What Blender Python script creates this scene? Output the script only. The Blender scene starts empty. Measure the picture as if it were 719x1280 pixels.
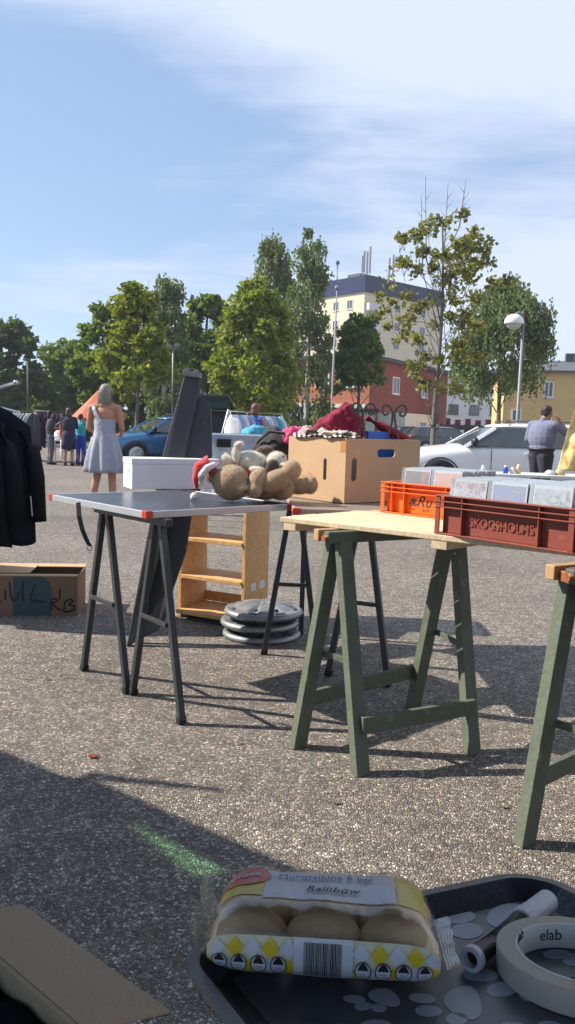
import bpy, math, random
from mathutils import Vector, Matrix, Euler, noise
R = math.radians
SC = bpy.context.scene
# ---------------------------------------------------------------- camera
CAMH = 1.12; FPX = 1000.0; PITCH = math.atan(105/1000.0); ROLL = R(1.8)
_F = Vector((0, math.cos(PITCH), -math.sin(PITCH))); _U0 = Vector((0, math.sin(PITCH), math.cos(PITCH))); _R0 = Vector((1, 0, 0))
_RT = _R0*math.cos(ROLL) + _U0*math.sin(ROLL); _UP = _U0*math.cos(ROLL) - _R0*math.sin(ROLL)
CAM = Vector((0, 0, CAMH))
cd = bpy.data.cameras.new('camera'); cam = bpy.data.objects.new('camera', cd); SC.collection.objects.link(cam)
cd.sensor_fit = 'VERTICAL'; cd.sensor_height = 36; cd.lens = 36*FPX/1280; cd.clip_start = 0.02; cd.clip_end = 3000
m = Matrix.Identity(4)
for i in range(3):
    m[i][0] = _RT[i]; m[i][1] = _UP[i]; m[i][2] = -_F[i]; m[i][3] = CAM[i]
cam.matrix_world = m; SC.camera = cam
# ---------------------------------------------------------------- light
SUNV = Vector((-1.2, 0.22, 1.0)).normalized()          # towards the sun
EL = math.asin(SUNV.z)
AZ = math.atan2(SUNV.x, SUNV.y)                         # clockwise from +Y
SKY_STR = 0.074; SUN_STR = 4.7; EXPO = 0.90
w = bpy.data.worlds.new('World'); SC.world = w; w.use_nodes = True
nt = w.node_tree; nt.nodes.clear(); N = nt.nodes.new; LK = nt.links.new
sky = N('ShaderNodeTexSky'); sky.sky_type = 'NISHITA'; sky.sun_disc = False
sky.sun_elevation = EL; sky.sun_rotation = AZ; sky.air_density = 1.0; sky.dust_density = 0.4; sky.ozone_density = 1.8
bg = N('ShaderNodeBackground'); bg.inputs['Strength'].default_value = SKY_STR
out = N('ShaderNodeOutputWorld')
tc = N('ShaderNodeTexCoord'); sep = N('ShaderNodeSeparateXYZ'); LK(tc.outputs['Generated'], sep.inputs[0])
# thin cirrus: noise on a flat cloud deck (direction / height)
def vmath(op, a, b=None):
    n = N('ShaderNodeMath'); n.operation = op
    for i, v in enumerate((a, b)):
        if v is None: continue
        if isinstance(v, (int, float)): n.inputs[i].default_value = v
        else: LK(v, n.inputs[i])
    return n.outputs[0]
zz = vmath('MAXIMUM', vmath('ADD', sep.outputs['Z'], 0.10), 0.05)
cx = vmath('DIVIDE', sep.outputs['X'], zz); cy = vmath('DIVIDE', sep.outputs['Y'], zz)
comb = N('ShaderNodeCombineXYZ'); LK(cx, comb.inputs[0]); LK(cy, comb.inputs[1])
mp = N('ShaderNodeMapping'); mp.inputs['Scale'].default_value = (0.8, 1.0, 1); mp.inputs['Rotation'].default_value = (0, 0, R(-14)); mp.inputs['Location'].default_value = (0.3, 0.35, 0)
LK(comb.outputs[0], mp.inputs[0])
n1 = N('ShaderNodeTexNoise'); n1.inputs['Scale'].default_value = 1.5; n1.inputs['Detail'].default_value = 9; n1.inputs['Roughness'].default_value = 0.55; n1.inputs['Distortion'].default_value = 0.5
LK(mp.outputs[0], n1.inputs['Vector'])
mp2 = N('ShaderNodeMapping'); mp2.inputs['Scale'].default_value = (0.8, 4.5, 1); mp2.inputs['Rotation'].default_value = (0, 0, R(12)); LK(comb.outputs[0], mp2.inputs[0])
n2 = N('ShaderNodeTexNoise'); n2.inputs['Scale'].default_value = 2.0; n2.inputs['Detail'].default_value = 8; n2.inputs['Roughness'].default_value = 0.6; n2.inputs['Distortion'].default_value = 0.7
LK(mp2.outputs[0], n2.inputs['Vector'])
# more veil to the right, a clear window at left between two bands of cloud
zc = sep.outputs['Z']
def bump(center, width, amp):
    d = vmath('DIVIDE', vmath('SUBTRACT', zc, center), width)
    return vmath('MULTIPLY', vmath('POWER', 2.718, vmath('MULTIPLY', vmath('MULTIPLY', d, d), -1.0)), amp)
ground = vmath('ADD', vmath('MULTIPLY', n1.outputs[0], 1.25), vmath('MULTIPLY', n2.outputs[0], 0.34))
ground = vmath('ADD', ground, vmath('MULTIPLY', sep.outputs['X'], 1.05))
ground = vmath('ADD', ground, bump(0.455, 0.055, 0.62))
ground = vmath('ADD', ground, bump(0.145, 0.05, 0.34))
ramp = N('ShaderNodeMapRange'); ramp.interpolation_type = 'SMOOTHSTEP'
ramp.inputs['From Min'].default_value = 0.62; ramp.inputs['From Max'].default_value = 1.30; ramp.inputs['To Min'].default_value = 0.08; ramp.inputs['To Max'].default_value = 0.90
LK(ground, ramp.inputs['Value'])
mix = N('ShaderNodeMix'); mix.data_type = 'RGBA'
LK(ramp.outputs[0], mix.inputs['Factor']); 
hs = N('ShaderNodeMix'); hs.data_type = 'RGBA'; hs.inputs['Factor'].default_value = 0.35; LK(sky.outputs[0], hs.inputs['A']); hs.inputs['B'].default_value = (3.2, 5.0, 8.3, 1)
LK(hs.outputs['Result'], mix.inputs['A']); mix.inputs['B'].default_value = (5.9, 6.6, 7.9, 1)
LK(mix.outputs['Result'], bg.inputs['Color']); LK(bg.outputs[0], out.inputs['Surface'])
sd = bpy.data.lights.new('sun', 'SUN'); sd.energy = SUN_STR; sd.angle = R(0.53); sd.color = (1.0, 0.93, 0.82)
sun = bpy.data.objects.new('sun', sd); SC.collection.objects.link(sun)
sun.rotation_mode = 'QUATERNION'; sun.rotation_quaternion = SUNV.to_track_quat('Z', 'Y')
vs = SC.view_settings; vs.view_transform = 'Standard'; vs.look = 'None'; vs.gamma = 1; vs.exposure = EXPO; vs.use_curve_mapping = False
SC.cycles.max_bounces = 8; SC.cycles.transparent_max_bounces = 24; SC.cycles.caustics_reflective = False; SC.cycles.caustics_refractive = False
# ---------------------------------------------------------------- where a point of the photograph lies in the place
def ray(px, py): return _F + _RT*((px-359.5)/FPX) + _UP*((640-py)/FPX)
def P(px, py, z=0.0):
    d = ray(px, py); t = (z-CAMH)/d.z; return CAM + d*t
def Q(px, py, Y):
    d = ray(px, py); return CAM + d*(Y/d.y)
# ---------------------------------------------------------------- materials
def mat(name, col, rough=0.6, metal=0.0, var=0.12, vscale=8.0, bump=0.0, bscale=60.0, spec=0.4, sheen=0.0, coat=0.0, alpha=None, trans=0.0, emit=None):
    M = bpy.data.materials.new(name); M.use_nodes = True; t = M.node_tree; b = t.nodes['Principled BSDF']
    b.inputs['Roughness'].default_value = rough; b.inputs['Metallic'].default_value = metal
    b.inputs['Specular IOR Level'].default_value = spec
    if sheen: b.inputs['Sheen Weight'].default_value = sheen; b.inputs['Sheen Roughness'].default_value = 0.5
    if coat: b.inputs['Coat Weight'].default_value = coat; b.inputs['Coat Roughness'].default_value = 0.04
    if trans: b.inputs['Transmission Weight'].default_value = trans
    if alpha is not None: b.inputs['Alpha'].default_value = alpha
    tcn = t.nodes.new('ShaderNodeTexCoord')
    nz = t.nodes.new('ShaderNodeTexNoise'); nz.inputs['Scale'].default_value = vscale; nz.inputs['Detail'].default_value = 6; nz.inputs['Roughness'].default_value = 0.6
    t.links.new(tcn.outputs['Object'], nz.inputs['Vector'])
    mr = t.nodes.new('ShaderNodeMapRange'); mr.inputs['From Min'].default_value = 0.25; mr.inputs['From Max'].default_value = 0.75
    mr.inputs['To Min'].default_value = 1-var; mr.inputs['To Max'].default_value = 1+var; t.links.new(nz.outputs[0], mr.inputs['Value'])
    mx = t.nodes.new('ShaderNodeVectorMath'); mx.operation = 'SCALE'; mx.inputs[0].default_value = col[:3]; t.links.new(mr.outputs[0], mx.inputs['Scale'])
    t.links.new(mx.outputs[0], b.inputs['Base Color'])
    if bump:
        nb = t.nodes.new('ShaderNodeTexNoise'); nb.inputs['Scale'].default_value = bscale; nb.inputs['Detail'].default_value = 4
        t.links.new(tcn.outputs['Object'], nb.inputs['Vector'])
        bp = t.nodes.new('ShaderNodeBump'); bp.inputs['Strength'].default_value = bump; bp.inputs['Distance'].default_value = 0.01
        t.links.new(nb.outputs[0], bp.inputs['Height']); t.links.new(bp.outputs[0], b.inputs['Normal'])
    return M
def wear(M, col, amount=.5, scale=40, stretch=(1,1,1)):
    """chips, scuffs and dust of another colour over a paint"""
    t = M.node_tree; b = t.nodes['Principled BSDF']; src = b.inputs['Base Color'].links[0].from_socket
    tcn = t.nodes.new('ShaderNodeTexCoord'); mpn = t.nodes.new('ShaderNodeMapping'); mpn.inputs['Scale'].default_value = stretch; t.links.new(tcn.outputs['Object'], mpn.inputs[0])
    a = t.nodes.new('ShaderNodeTexNoise'); a.inputs['Scale'].default_value = scale; a.inputs['Detail'].default_value = 8; a.inputs['Roughness'].default_value = .7; t.links.new(mpn.outputs[0], a.inputs['Vector'])
    r = t.nodes.new('ShaderNodeMapRange'); r.inputs['From Min'].default_value = .60; r.inputs['From Max'].default_value = .66; r.inputs['To Max'].default_value = amount; t.links.new(a.outputs[0], r.inputs['Value'])
    mx = t.nodes.new('ShaderNodeMix'); mx.data_type = 'RGBA'; t.links.new(r.outputs[0], mx.inputs['Factor']); t.links.new(src, mx.inputs['A']); mx.inputs['B'].default_value = (*col, 1); t.links.new(mx.outputs['Result'], b.inputs['Base Color']); return M
def srgb(r, g, b):
    f = lambda c: (c/255/12.92) if c/255 <= 0.04045 else ((c/255+0.055)/1.055)**2.4
    return (f(r), f(g), f(b))
MT = {}
def M_(name, *a, **k):
    if name not in MT: MT[name] = mat(name, *a, **k)
    return MT[name]
def wood(name, c1, c2, axis_rot=0.0, scale=9.0, rough=0.6):
    if name in MT: return MT[name]
    M = mat(name, c1, rough, var=0.1); t = M.node_tree; b = t.nodes['Principled BSDF']
    tcn = t.nodes.new('ShaderNodeTexCoord'); mpn = t.nodes.new('ShaderNodeMapping'); mpn.inputs['Rotation'].default_value = (0, 0, axis_rot); mpn.inputs['Scale'].default_value = (1.2, 14, 6)
    t.links.new(tcn.outputs['Object'], mpn.inputs[0])
    nz = t.nodes.new('ShaderNodeTexNoise'); nz.inputs['Scale'].default_value = scale; nz.inputs['Detail'].default_value = 5; nz.inputs['Distortion'].default_value = 0.4
    t.links.new(mpn.outputs[0], nz.inputs['Vector'])
    cr = t.nodes.new('ShaderNodeValToRGB'); cr.color_ramp.elements[0].position = 0.35; cr.color_ramp.elements[0].color = (*c2, 1); cr.color_ramp.elements[1].position = 0.62; cr.color_ramp.elements[1].color = (*c1, 1)
    t.links.new(nz.outputs[0], cr.inputs[0]); t.links.new(cr.outputs[0], b.inputs['Base Color'])
    MT[name] = M; return M
def thin_clear(name, tint=(0.9, 0.95, 1.0), gloss=0.14, rough=0.05, body=0.0, bodycol=(0.7, 0.75, 0.8), bump=0.0, bscale=30):
    """thin clear plastic or film: see-through, a share of milky body and a glossy skin"""
    if name in MT: return MT[name]
    M = bpy.data.materials.new(name); M.use_nodes = True; t = M.node_tree; t.nodes.clear()
    o = t.nodes.new('ShaderNodeOutputMaterial'); tr = t.nodes.new('ShaderNodeBsdfTransparent'); tr.inputs[0].default_value = (*tint, 1)
    gl = t.nodes.new('ShaderNodeBsdfGlossy'); gl.inputs['Roughness'].default_value = rough; df = t.nodes.new('ShaderNodeBsdfDiffuse'); df.inputs[0].default_value = (*bodycol, 1)
    m1 = t.nodes.new('ShaderNodeMixShader'); m1.inputs[0].default_value = body; t.links.new(tr.outputs[0], m1.inputs[1]); t.links.new(df.outputs[0], m1.inputs[2])
    fr = t.nodes.new('ShaderNodeLayerWeight'); fr.inputs['Blend'].default_value = 0.25
    mr = t.nodes.new('ShaderNodeMapRange'); mr.inputs['To Min'].default_value = gloss*0.5; mr.inputs['To Max'].default_value = min(1, gloss*4); t.links.new(fr.outputs['Facing'], mr.inputs['Value'])
    m2 = t.nodes.new('ShaderNodeMixShader'); t.links.new(mr.outputs[0], m2.inputs[0]); t.links.new(m1.outputs[0], m2.inputs[1]); t.links.new(gl.outputs[0], m2.inputs[2])
    if bump:
        tcn = t.nodes.new('ShaderNodeTexCoord'); nb = t.nodes.new('ShaderNodeTexNoise'); nb.inputs['Scale'].default_value = bscale; nb.inputs['Detail'].default_value = 3; nb.inputs['Distortion'].default_value = 1.0
        t.links.new(tcn.outputs['Object'], nb.inputs['Vector']); bp = t.nodes.new('ShaderNodeBump'); bp.inputs['Strength'].default_value = bump; bp.inputs['Distance'].default_value = 0.01
        t.links.new(nb.outputs[0], bp.inputs['Height']); t.links.new(bp.outputs[0], gl.inputs['Normal'])
    t.links.new(m2.outputs[0], o.inputs[0]); MT[name] = M; return M
# ---------------------------------------------------------------- meshes
def frame(d):
    d = Vector(d).normalized(); a = Vector((0, 0, 1)) if abs(d.z) < 0.95 else Vector((1, 0, 0))
    s = d.cross(a).normalized(); return s, s.cross(d).normalized(), d
class MB:
    def __init__(s): s.v = []; s.f = []
    def add(s, vs, fs):
        o = len(s.v); s.v += [Vector(x) for x in vs]; s.f += [tuple(i+o for i in f) for f in fs]; return s
    def hexa(s, b, t):     # bottom 4, top 4 corners, same turn
        return s.add(list(b)+list(t), [(3,2,1,0),(4,5,6,7),(0,1,5,4),(1,2,6,5),(2,3,7,6),(3,0,4,7)])
    def obox(s, o, ax, ay, az):   # corner o and three edge vectors
        o = Vector(o); ax = Vector(ax); ay = Vector(ay); az = Vector(az)
        if ax.cross(ay).dot(az) < 0: ax, ay = ay, ax
        return s.hexa([o, o+ax, o+ax+ay, o+ay], [o+az, o+ax+az, o+ax+ay+az, o+ay+az])
    def box(s, x0, x1, y0, y1, z0, z1): return s.obox((x0,y0,z0), (x1-x0,0,0), (0,y1-y0,0), (0,0,z1-z0))
    def bar(s, p0, p1, wx, wy, side=None):   # rectangular bar; side = direction of wx
        p0 = Vector(p0); p1 = Vector(p1); d = (p1-p0).normalized()
        if side is None: a, b, _ = frame(d)
        else:
            a = Vector(side); a = (a - d*a.dot(d)).normalized(); b = d.cross(a)
        o = p0 - a*wx/2 - b*wy/2
        return s.obox(o, a*wx, b*wy, p1-p0)
    def tube(s, pts, rad, n=10, cap=True, squash=1.0):
        pts = [Vector(p) for p in pts]; k = len(pts); r = rad if isinstance(rad, (list, tuple)) else [rad]*k
        vs = []; fs = []; pa = None
        for i, p in enumerate(pts):
            d = (pts[min(i+1, k-1)] - pts[max(i-1, 0)])
            if d.length < 1e-9: d = Vector((0,0,1))
            d.normalize()
            if pa is None: a, b, _ = frame(d)
            else:
                a = (pa - d*pa.dot(d)); a = a.normalized() if a.length > 1e-6 else frame(d)[0]; b = d.cross(a)
            pa = a
            for j in range(n):
                t = 2*math.pi*j/n; vs.append(p + a*math.cos(t)*r[i] + b*math.sin(t)*r[i]*squash)
        for i in range(k-1):
            for j in range(n):
                j2 = (j+1) % n; fs.append((i*n+j, i*n+j2, (i+1)*n+j2, (i+1)*n+j))
        if cap: fs.append(tuple(range(n))[::-1]); fs.append(tuple((k-1)*n+j for j in range(n)))
        return s.add(vs, fs)
    def caps(s, p0, p1, r0, r1, n=12, seg=4):   # tapered capsule
        p0 = Vector(p0); p1 = Vector(p1); d = (p1-p0); L = max(d.length, 1e-6); d = d/L
        pts = []; rr = []
        for i in range(seg+1):
            t = math.pi/2*i/seg; pts.append(p0 - d*r0*math.cos(t)); rr.append(max(r0*math.sin(t), 1e-4))
        for i in range(seg+1):
            t = math.pi/2*i/seg; pts.append(p1 + d*r1*math.sin(t)); rr.append(max(r1*math.cos(t), 1e-4))
        return s.tube(pts, rr, n)
    def ell(s, c, r, rot=None, n=16, m=10):
        c = Vector(c); r = r if hasattr(r, '__len__') else (r, r, r); Rm = Euler(rot).to_matrix() if rot else Matrix.Identity(3)
        vs = []; fs = []
        for i in range(1, m):
            th = math.pi*i/m
            for j in range(n):
                ph = 2*math.pi*j/n; vs.append(c + Rm @ Vector((r[0]*math.sin(th)*math.cos(ph), r[1]*math.sin(th)*math.sin(ph), r[2]*math.cos(th))))
        top = len(vs); vs.append(c + Rm @ Vector((0,0,r[2]))); vs.append(c + Rm @ Vector((0,0,-r[2])))
        for i in range(m-2):
            for j in range(n):
                j2 = (j+1) % n; fs.append((i*n+j, (i+1)*n+j, (i+1)*n+j2, i*n+j2))
        for j in range(n):
            j2 = (j+1) % n; fs.append((top, j, j2)); fs.append((top+1, (m-2)*n+j2, (m-2)*n+j))
        return s.add(vs, fs)
    def loft(s, rings, closed=True, cap=True):
        k = len(rings); n = len(rings[0]); vs = [p for r in rings for p in r]; fs = []
        for i in range(k-1):
            for j in range(n if closed else n-1):
                j2 = (j+1) % n; fs.append((i*n+j, i*n+j2, (i+1)*n+j2, (i+1)*n+j))
        if cap and closed: fs.append(tuple(range(n))[::-1]); fs.append(tuple((k-1)*n+j for j in range(n)))
        return s.add(vs, fs)
    def lathe(s, c, prof, n=24, axis=(0,0,1), cap=False):
        a, b, d = frame(axis); c = Vector(c)
        rings = [[c + d*z + a*r*math.cos(2*math.pi*j/n) + b*r*math.sin(2*math.pi*j/n) for j in range(n)] for r, z in prof]
        return s.loft(rings, True, cap)
    def prism(s, poly, h):       # poly: 3D points, h: extrusion vector
        poly = [Vector(p) for p in poly]; n = len(poly); h = Vector(h)
        return s.add(poly + [p+h for p in poly], [tuple(range(n))[::-1], tuple(range(n, 2*n))] + [(i, (i+1) % n, n+(i+1) % n, n+i) for i in range(n)])
    def sheet(s, fn, nu, nv):
        vs = [fn(i/nu, j/nv) for i in range(nu+1) for j in range(nv+1)]
        return s.add(vs, [(i*(nv+1)+j, (i+1)*(nv+1)+j, (i+1)*(nv+1)+j+1, i*(nv+1)+j+1) for i in range(nu) for j in range(nv)])
    def build(s, name, material, parent=None, smooth=False, bevel=0.0, solid=0.0, remesh=0.0, sub=0, origin=None, segs=2):
        o0 = root_loc(parent) if parent else (Vector(origin) if origin is not None else Vector((0,0,0)))
        me = bpy.data.meshes.new(name); me.from_pydata([v-o0 for v in s.v], [], s.f); me.update()
        me.materials.append(material)
        if smooth or remesh: me.polygons.foreach_set('use_smooth', [True]*len(me.polygons))
        o = bpy.data.objects.new(name, me); SC.collection.objects.link(o)
        if parent: o.parent = parent
        else: o.location = o0
        if solid:
            md = o.modifiers.new('solid', 'SOLIDIFY'); md.thickness = solid; md.offset = 0
        if remesh:
            md = o.modifiers.new('remesh', 'REMESH'); md.mode = 'VOXEL'; md.voxel_size = remesh; md.use_smooth_shade = True
            md = o.modifiers.new('smooth', 'SMOOTH'); md.factor = 0.5; md.iterations = 4
        if bevel:
            md = o.modifiers.new('bevel', 'BEVEL'); md.width = bevel; md.segments = segs; md.limit_method = 'ANGLE'; md.angle_limit = R(40)
        if sub:
            md = o.modifiers.new('sub', 'SUBSURF'); md.levels = sub; md.render_levels = sub
        return o
def root_loc(o):
    while o.parent: o = o.parent
    return o.location.copy()
def tag(o, label=None, cat=None, group=None, kind=None):
    if label: o['label'] = label
    if cat: o['category'] = cat
    if group: o['group'] = group
    if kind: o['kind'] = kind
    return o
def thing(name, label, cat, loc, group=None):
    o = bpy.data.objects.new(name, None); SC.collection.objects.link(o); o.location = Vector(loc); o.empty_display_size = 0.1
    return tag(o, label, cat, group)
def copy_tree(o, parent=None, loc=None, rotz=None, label=None):
    c = o.copy(); SC.collection.objects.link(c)
    if parent: c.parent = parent
    if loc is not None: c.location = Vector(loc)
    if rotz is not None: c.rotation_euler = (c.rotation_euler[0], c.rotation_euler[1], rotz)
    if label: c['label'] = label
    for ch in list(o.children): copy_tree(ch, c)
    return c
def text_mb(txt, size, fn, depth=0.001, shear=0.0, bold=0.0):
    """lettering as real geometry: fn maps (x, y, h) of the flat text to a point"""
    c = bpy.data.curves.new('lettering', 'FONT'); c.body = txt; c.size = size; c.extrude = depth/2; c.shear = shear; c.offset = bold; c.align_x = 'CENTER'; c.resolution_u = 3
    o = bpy.data.objects.new('lettering_tmp', c); SC.collection.objects.link(o)
    dg = bpy.context.evaluated_depsgraph_get(); me = bpy.data.meshes.new_from_object(o.evaluated_get(dg))
    mb = MB(); mb.add([fn(v.co.x, v.co.y, v.co.z+depth/2) for v in me.vertices], [tuple(p.vertices) for p in me.polygons])
    bpy.data.objects.remove(o); bpy.data.curves.remove(c); bpy.data.meshes.remove(me); return mb
rnd = random.Random(7)
def nz3(x, y, z=0.0): return noise.noise(Vector((x, y, z)))
# ================================================================= ground
def asphalt():
    M = bpy.data.materials.new('asphalt'); M.use_nodes = True; t = M.node_tree; b = t.nodes['Principled BSDF']; n = t.nodes.new; l = t.links.new
    tcn = n('ShaderNodeTexCoord')
    vo = n('ShaderNodeTexVoronoi'); vo.inputs['Scale'].default_value = 128; vo.inputs['Randomness'].default_value = 1.0; l(tcn.outputs['Object'], vo.inputs['Vector'])
    ve = n('ShaderNodeTexVoronoi'); ve.feature = 'DISTANCE_TO_EDGE'; ve.inputs['Scale'].default_value = 128; l(tcn.outputs['Object'], ve.inputs['Vector'])
    sp = n('ShaderNodeSeparateColor'); l(vo.outputs['Color'], sp.inputs[0])
    cr = n('ShaderNodeValToRGB'); e = cr.color_ramp.elements
    e[0].position = 0.0; e[0].color = (0.125, 0.12, 0.115, 1); e[1].position = 1.0; e[1].color = (0.58, 0.55, 0.50, 1)
    for p, c in ((0.35, (0.17, 0.16, 0.15)), (0.62, (0.24, 0.222, 0.20)), (0.84, (0.32, 0.30, 0.27)), (0.93, (0.43, 0.405, 0.37))):
        x = e.new(p); x.color = (*c, 1)
    l(sp.outputs[0], cr.inputs[0])
    # some stones reddish, some grey
    hue = n('ShaderNodeMix'); hue.data_type = 'RGBA'; hue.blend_type = 'MULTIPLY'; hue.inputs['B'].default_value = (1.08, 0.95, 0.88, 1)
    gt = n('ShaderNodeMath'); gt.operation = 'GREATER_THAN'; gt.inputs[1].default_value = 0.7; l(sp.outputs[1], gt.inputs[0]); l(gt.outputs[0], hue.inputs['Factor']); l(cr.outputs[0], hue.inputs['A'])
    # dark binder in the joints
    jr = n('ShaderNodeMapRange'); jr.inputs['From Min'].default_value = 0.02; jr.inputs['From Max'].default_value = 0.16; jr.inputs['To Min'].default_value = 0.42; jr.inputs['To Max'].default_value = 1.0; l(ve.outputs['Distance'], jr.inputs['Value'])
    n1 = n('ShaderNodeTexNoise'); n1.inputs['Scale'].default_value = 0.9; n1.inputs['Detail'].default_value = 8; l(tcn.outputs['Object'], n1.inputs['Vector'])
    m1 = n('ShaderNodeMapRange'); m1.inputs['From Min'].default_value = 0.3; m1.inputs['From Max'].default_value = 0.7; m1.inputs['To Min'].default_value = 0.84; m1.inputs['To Max'].default_value = 1.14; l(n1.outputs[0], m1.inputs['Value'])
    n3 = n('ShaderNodeTexNoise'); n3.inputs['Scale'].default_value = 14; n3.inputs['Detail'].default_value = 4; l(tcn.outputs['Object'], n3.inputs['Vector'])
    m3 = n('ShaderNodeMapRange'); m3.inputs['From Min'].default_value = 0.3; m3.inputs['From Max'].default_value = 0.7; m3.inputs['To Min'].default_value = 0.78; m3.inputs['To Max'].default_value = 1.2; l(n3.outputs[0], m3.inputs['Value'])
    k = n('ShaderNodeMath'); k.operation = 'MULTIPLY'; l(jr.outputs[0], k.inputs[0]); l(m1.outputs[0], k.inputs[1])
    n5 = n('ShaderNodeTexNoise'); n5.inputs['Scale'].default_value = 0.33; n5.inputs['Detail'].default_value = 5; n5.inputs['Distortion'].default_value = 1.5; l(tcn.outputs['Object'], n5.inputs['Vector'])
    m5 = n('ShaderNodeMapRange'); m5.inputs['From Min'].default_value = 0.54; m5.inputs['From Max'].default_value = 0.68; m5.inputs['To Min'].default_value = 1.0; m5.inputs['To Max'].default_value = 0.86; l(n5.outputs[0], m5.inputs['Value'])
    k0 = n('ShaderNodeMath'); k0.operation = 'MULTIPLY'; l(k.outputs[0], k0.inputs[0]); l(m5.outputs[0], k0.inputs[1]); k = k0
    k2 = n('ShaderNodeMath'); k2.operation = 'MULTIPLY'; l(k.outputs[0], k2.inputs[0]); l(m3.outputs[0], k2.inputs[1])
    wm = n('ShaderNodeVectorMath'); wm.operation = 'MULTIPLY'; l(hue.outputs['Result'], wm.inputs[0]); wm.inputs[1].default_value = (1.36, 1.30, 1.22)
    sc = n('ShaderNodeVectorMath'); sc.operation = 'SCALE'; l(wm.outputs[0], sc.inputs[0]); l(k2.outputs[0], sc.inputs['Scale'])
    l(sc.outputs[0], b.inputs['Base Color']); b.inputs['Roughness'].default_value = 0.82; b.inputs['Specular IOR Level'].default_value = 0.35
    hh = n('ShaderNodeMath'); hh.operation = 'MULTIPLY_ADD'; l(sp.outputs[2], hh.inputs[0]); hh.inputs[1].default_value = 0.9; 
    jm = n('ShaderNodeMapRange'); jm.inputs['From Max'].default_value = 0.3; l(ve.outputs['Distance'], jm.inputs['Value']); l(jm.outputs[0], hh.inputs[2])
    bp = n('ShaderNodeBump'); bp.inputs['Strength'].default_value = 0.9; bp.inputs['Distance'].default_value = 0.005; l(hh.outputs[0], bp.inputs['Height']); l(bp.outputs[0], b.inputs['Normal'])
    return M
g = MB(); g.add([(-900,-300,0),(900,-300,0),(900,1400,0),(-900,1400,0)], [(0,1,2,3)])
tag(g.build('ground', asphalt()), kind='structure')
# grass verge beyond the lot, 4 mm above
gm = mat('grass', (0.06, 0.10, 0.028), 0.9, var=0.45, vscale=1.2, bump=0.6, bscale=12)
g = MB(); g.add([(-120,34,0.004),(9,34,0.004),(9,60,0.004),(-120,60,0.004)], [(0,1,2,3)]); tag(g.build('grass_verge', gm), kind='structure')
g = MB(); g.obox((-120,33.6,0), (129,0,0), (0,0.3,0), (0,0,0.12)); tag(g.build('kerb', M_('kerb concrete', (0.33,0.32,0.30), 0.85, bump=0.3)), kind='structure')
# ================================================================= buildings
def window_at(parent, c, u, n, w_, h_, fm, gm_, sill=True):
    """window with frame, glazing bar and pane on a wall: c centre, u along the wall, n outwards"""
    c = Vector(c); u = Vector(u).normalized(); n = Vector(n).normalized(); z = Vector((0,0,1))
    f = MB(); t = 0.09
    f.obox(c-u*w_/2-z*h_/2-n*0.05, u*t, n*0.12, z*h_); f.obox(c+u*(w_/2-t)-z*h_/2-n*0.05, u*t, n*0.12, z*h_)
    f.obox(c-u*(w_/2-t)-z*h_/2-n*0.05, u*(w_-2*t), n*0.118, z*t); f.obox(c-u*(w_/2-t)+z*(h_/2-t)-n*0.05, u*(w_-2*t), n*0.118, z*t)
    f.obox(c-u*0.03-z*(h_/2-t)-n*0.04, u*0.06, n*0.1, z*(h_-2*t))
    o = f.build('window', fm, parent)
    p = MB(); p.obox(c-u*(w_/2-t)-z*(h_/2-t)-n*0.05, u*(w_-2*t), n*0.07, z*(h_-2*t)); p.build('pane', gm_, o)
    if sill:
        q = MB(); q.obox(c-u*(w_/2+0.06)-z*(h_/2+0.05)-n*0.05, u*(w_+0.12), n*0.2, z*0.045); q.build('sill', fm, o)
    return o
GL = M_('window glass', (0.06,0.075,0.09), 0.06, spec=1.0, var=0.3, vscale=0.6)
WF = M_('white window frame', (0.72,0.72,0.70), 0.5)
DF = M_('dark window frame', (0.05,0.05,0.055), 0.5)
def facade(root, K, d, L, n, z0, z1, nx, nz, ww, wh, fm, first=0.5, skip=()):
    d = Vector(d).normalized()
    for i in range(nx):
        for j in range(nz):
            if (i, j) in skip: continue
            c = Vector(K) + d*(L*(i+first)/nx); c.z = z0+(z1-z0)*(j+0.55)/nz
            window_at(root, c, d, n, ww, wh, fm, GL)
# tower block ---------------------------------------------------------
K = Q(449, 540, 130); K.z = 0; dl = Vector((-0.66,0.75,0)); dr = Vector((0.75,0.66,0)); H = 23.0
t = thing('apartment_tower', 'tall cream apartment tower with dark blue roof storey and antennas above the red building', 'building', K)
b = MB(); b.obox(K, dl*16, dr*20, (0,0,H)); b.build('wall', M_('cream render', (0.62,0.55,0.40), 0.9, var=0.07, vscale=0.5, bump=0.2, bscale=3), t)
b = MB()
base = [K-dl*0.3-dr*0.3, K+dr*20.3-dl*0.3, K+dl*16.3+dr*20.3, K+dl*16.3-dr*0.3]
b.hexa([Vector((p.x,p.y,H)) for p in base], [Vector((p.x,p.y,H+2.6)) + (K+dl*8+dr*10-p).normalized()*0.5*Vector((1,1,0)).length*0 + Vector(((K+dl*8+dr*10-p).x*0.03,(K+dl*8+dr*10-p).y*0.03,0)) for p in base])
rf = b.build('roof', M_('dark blue roof metal', (0.018,0.028,0.075), 0.9, spec=.1, var=0.15, vscale=0.7), t)
b = MB(); b.obox(K+dl*5+dr*4+Vector((0,0,H+2.6)), dl*3, dr*5, (0,0,1.5)); b.build('plant_room', M_('dark grey metal', (0.07,0.075,0.09), 0.6), t)
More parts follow.
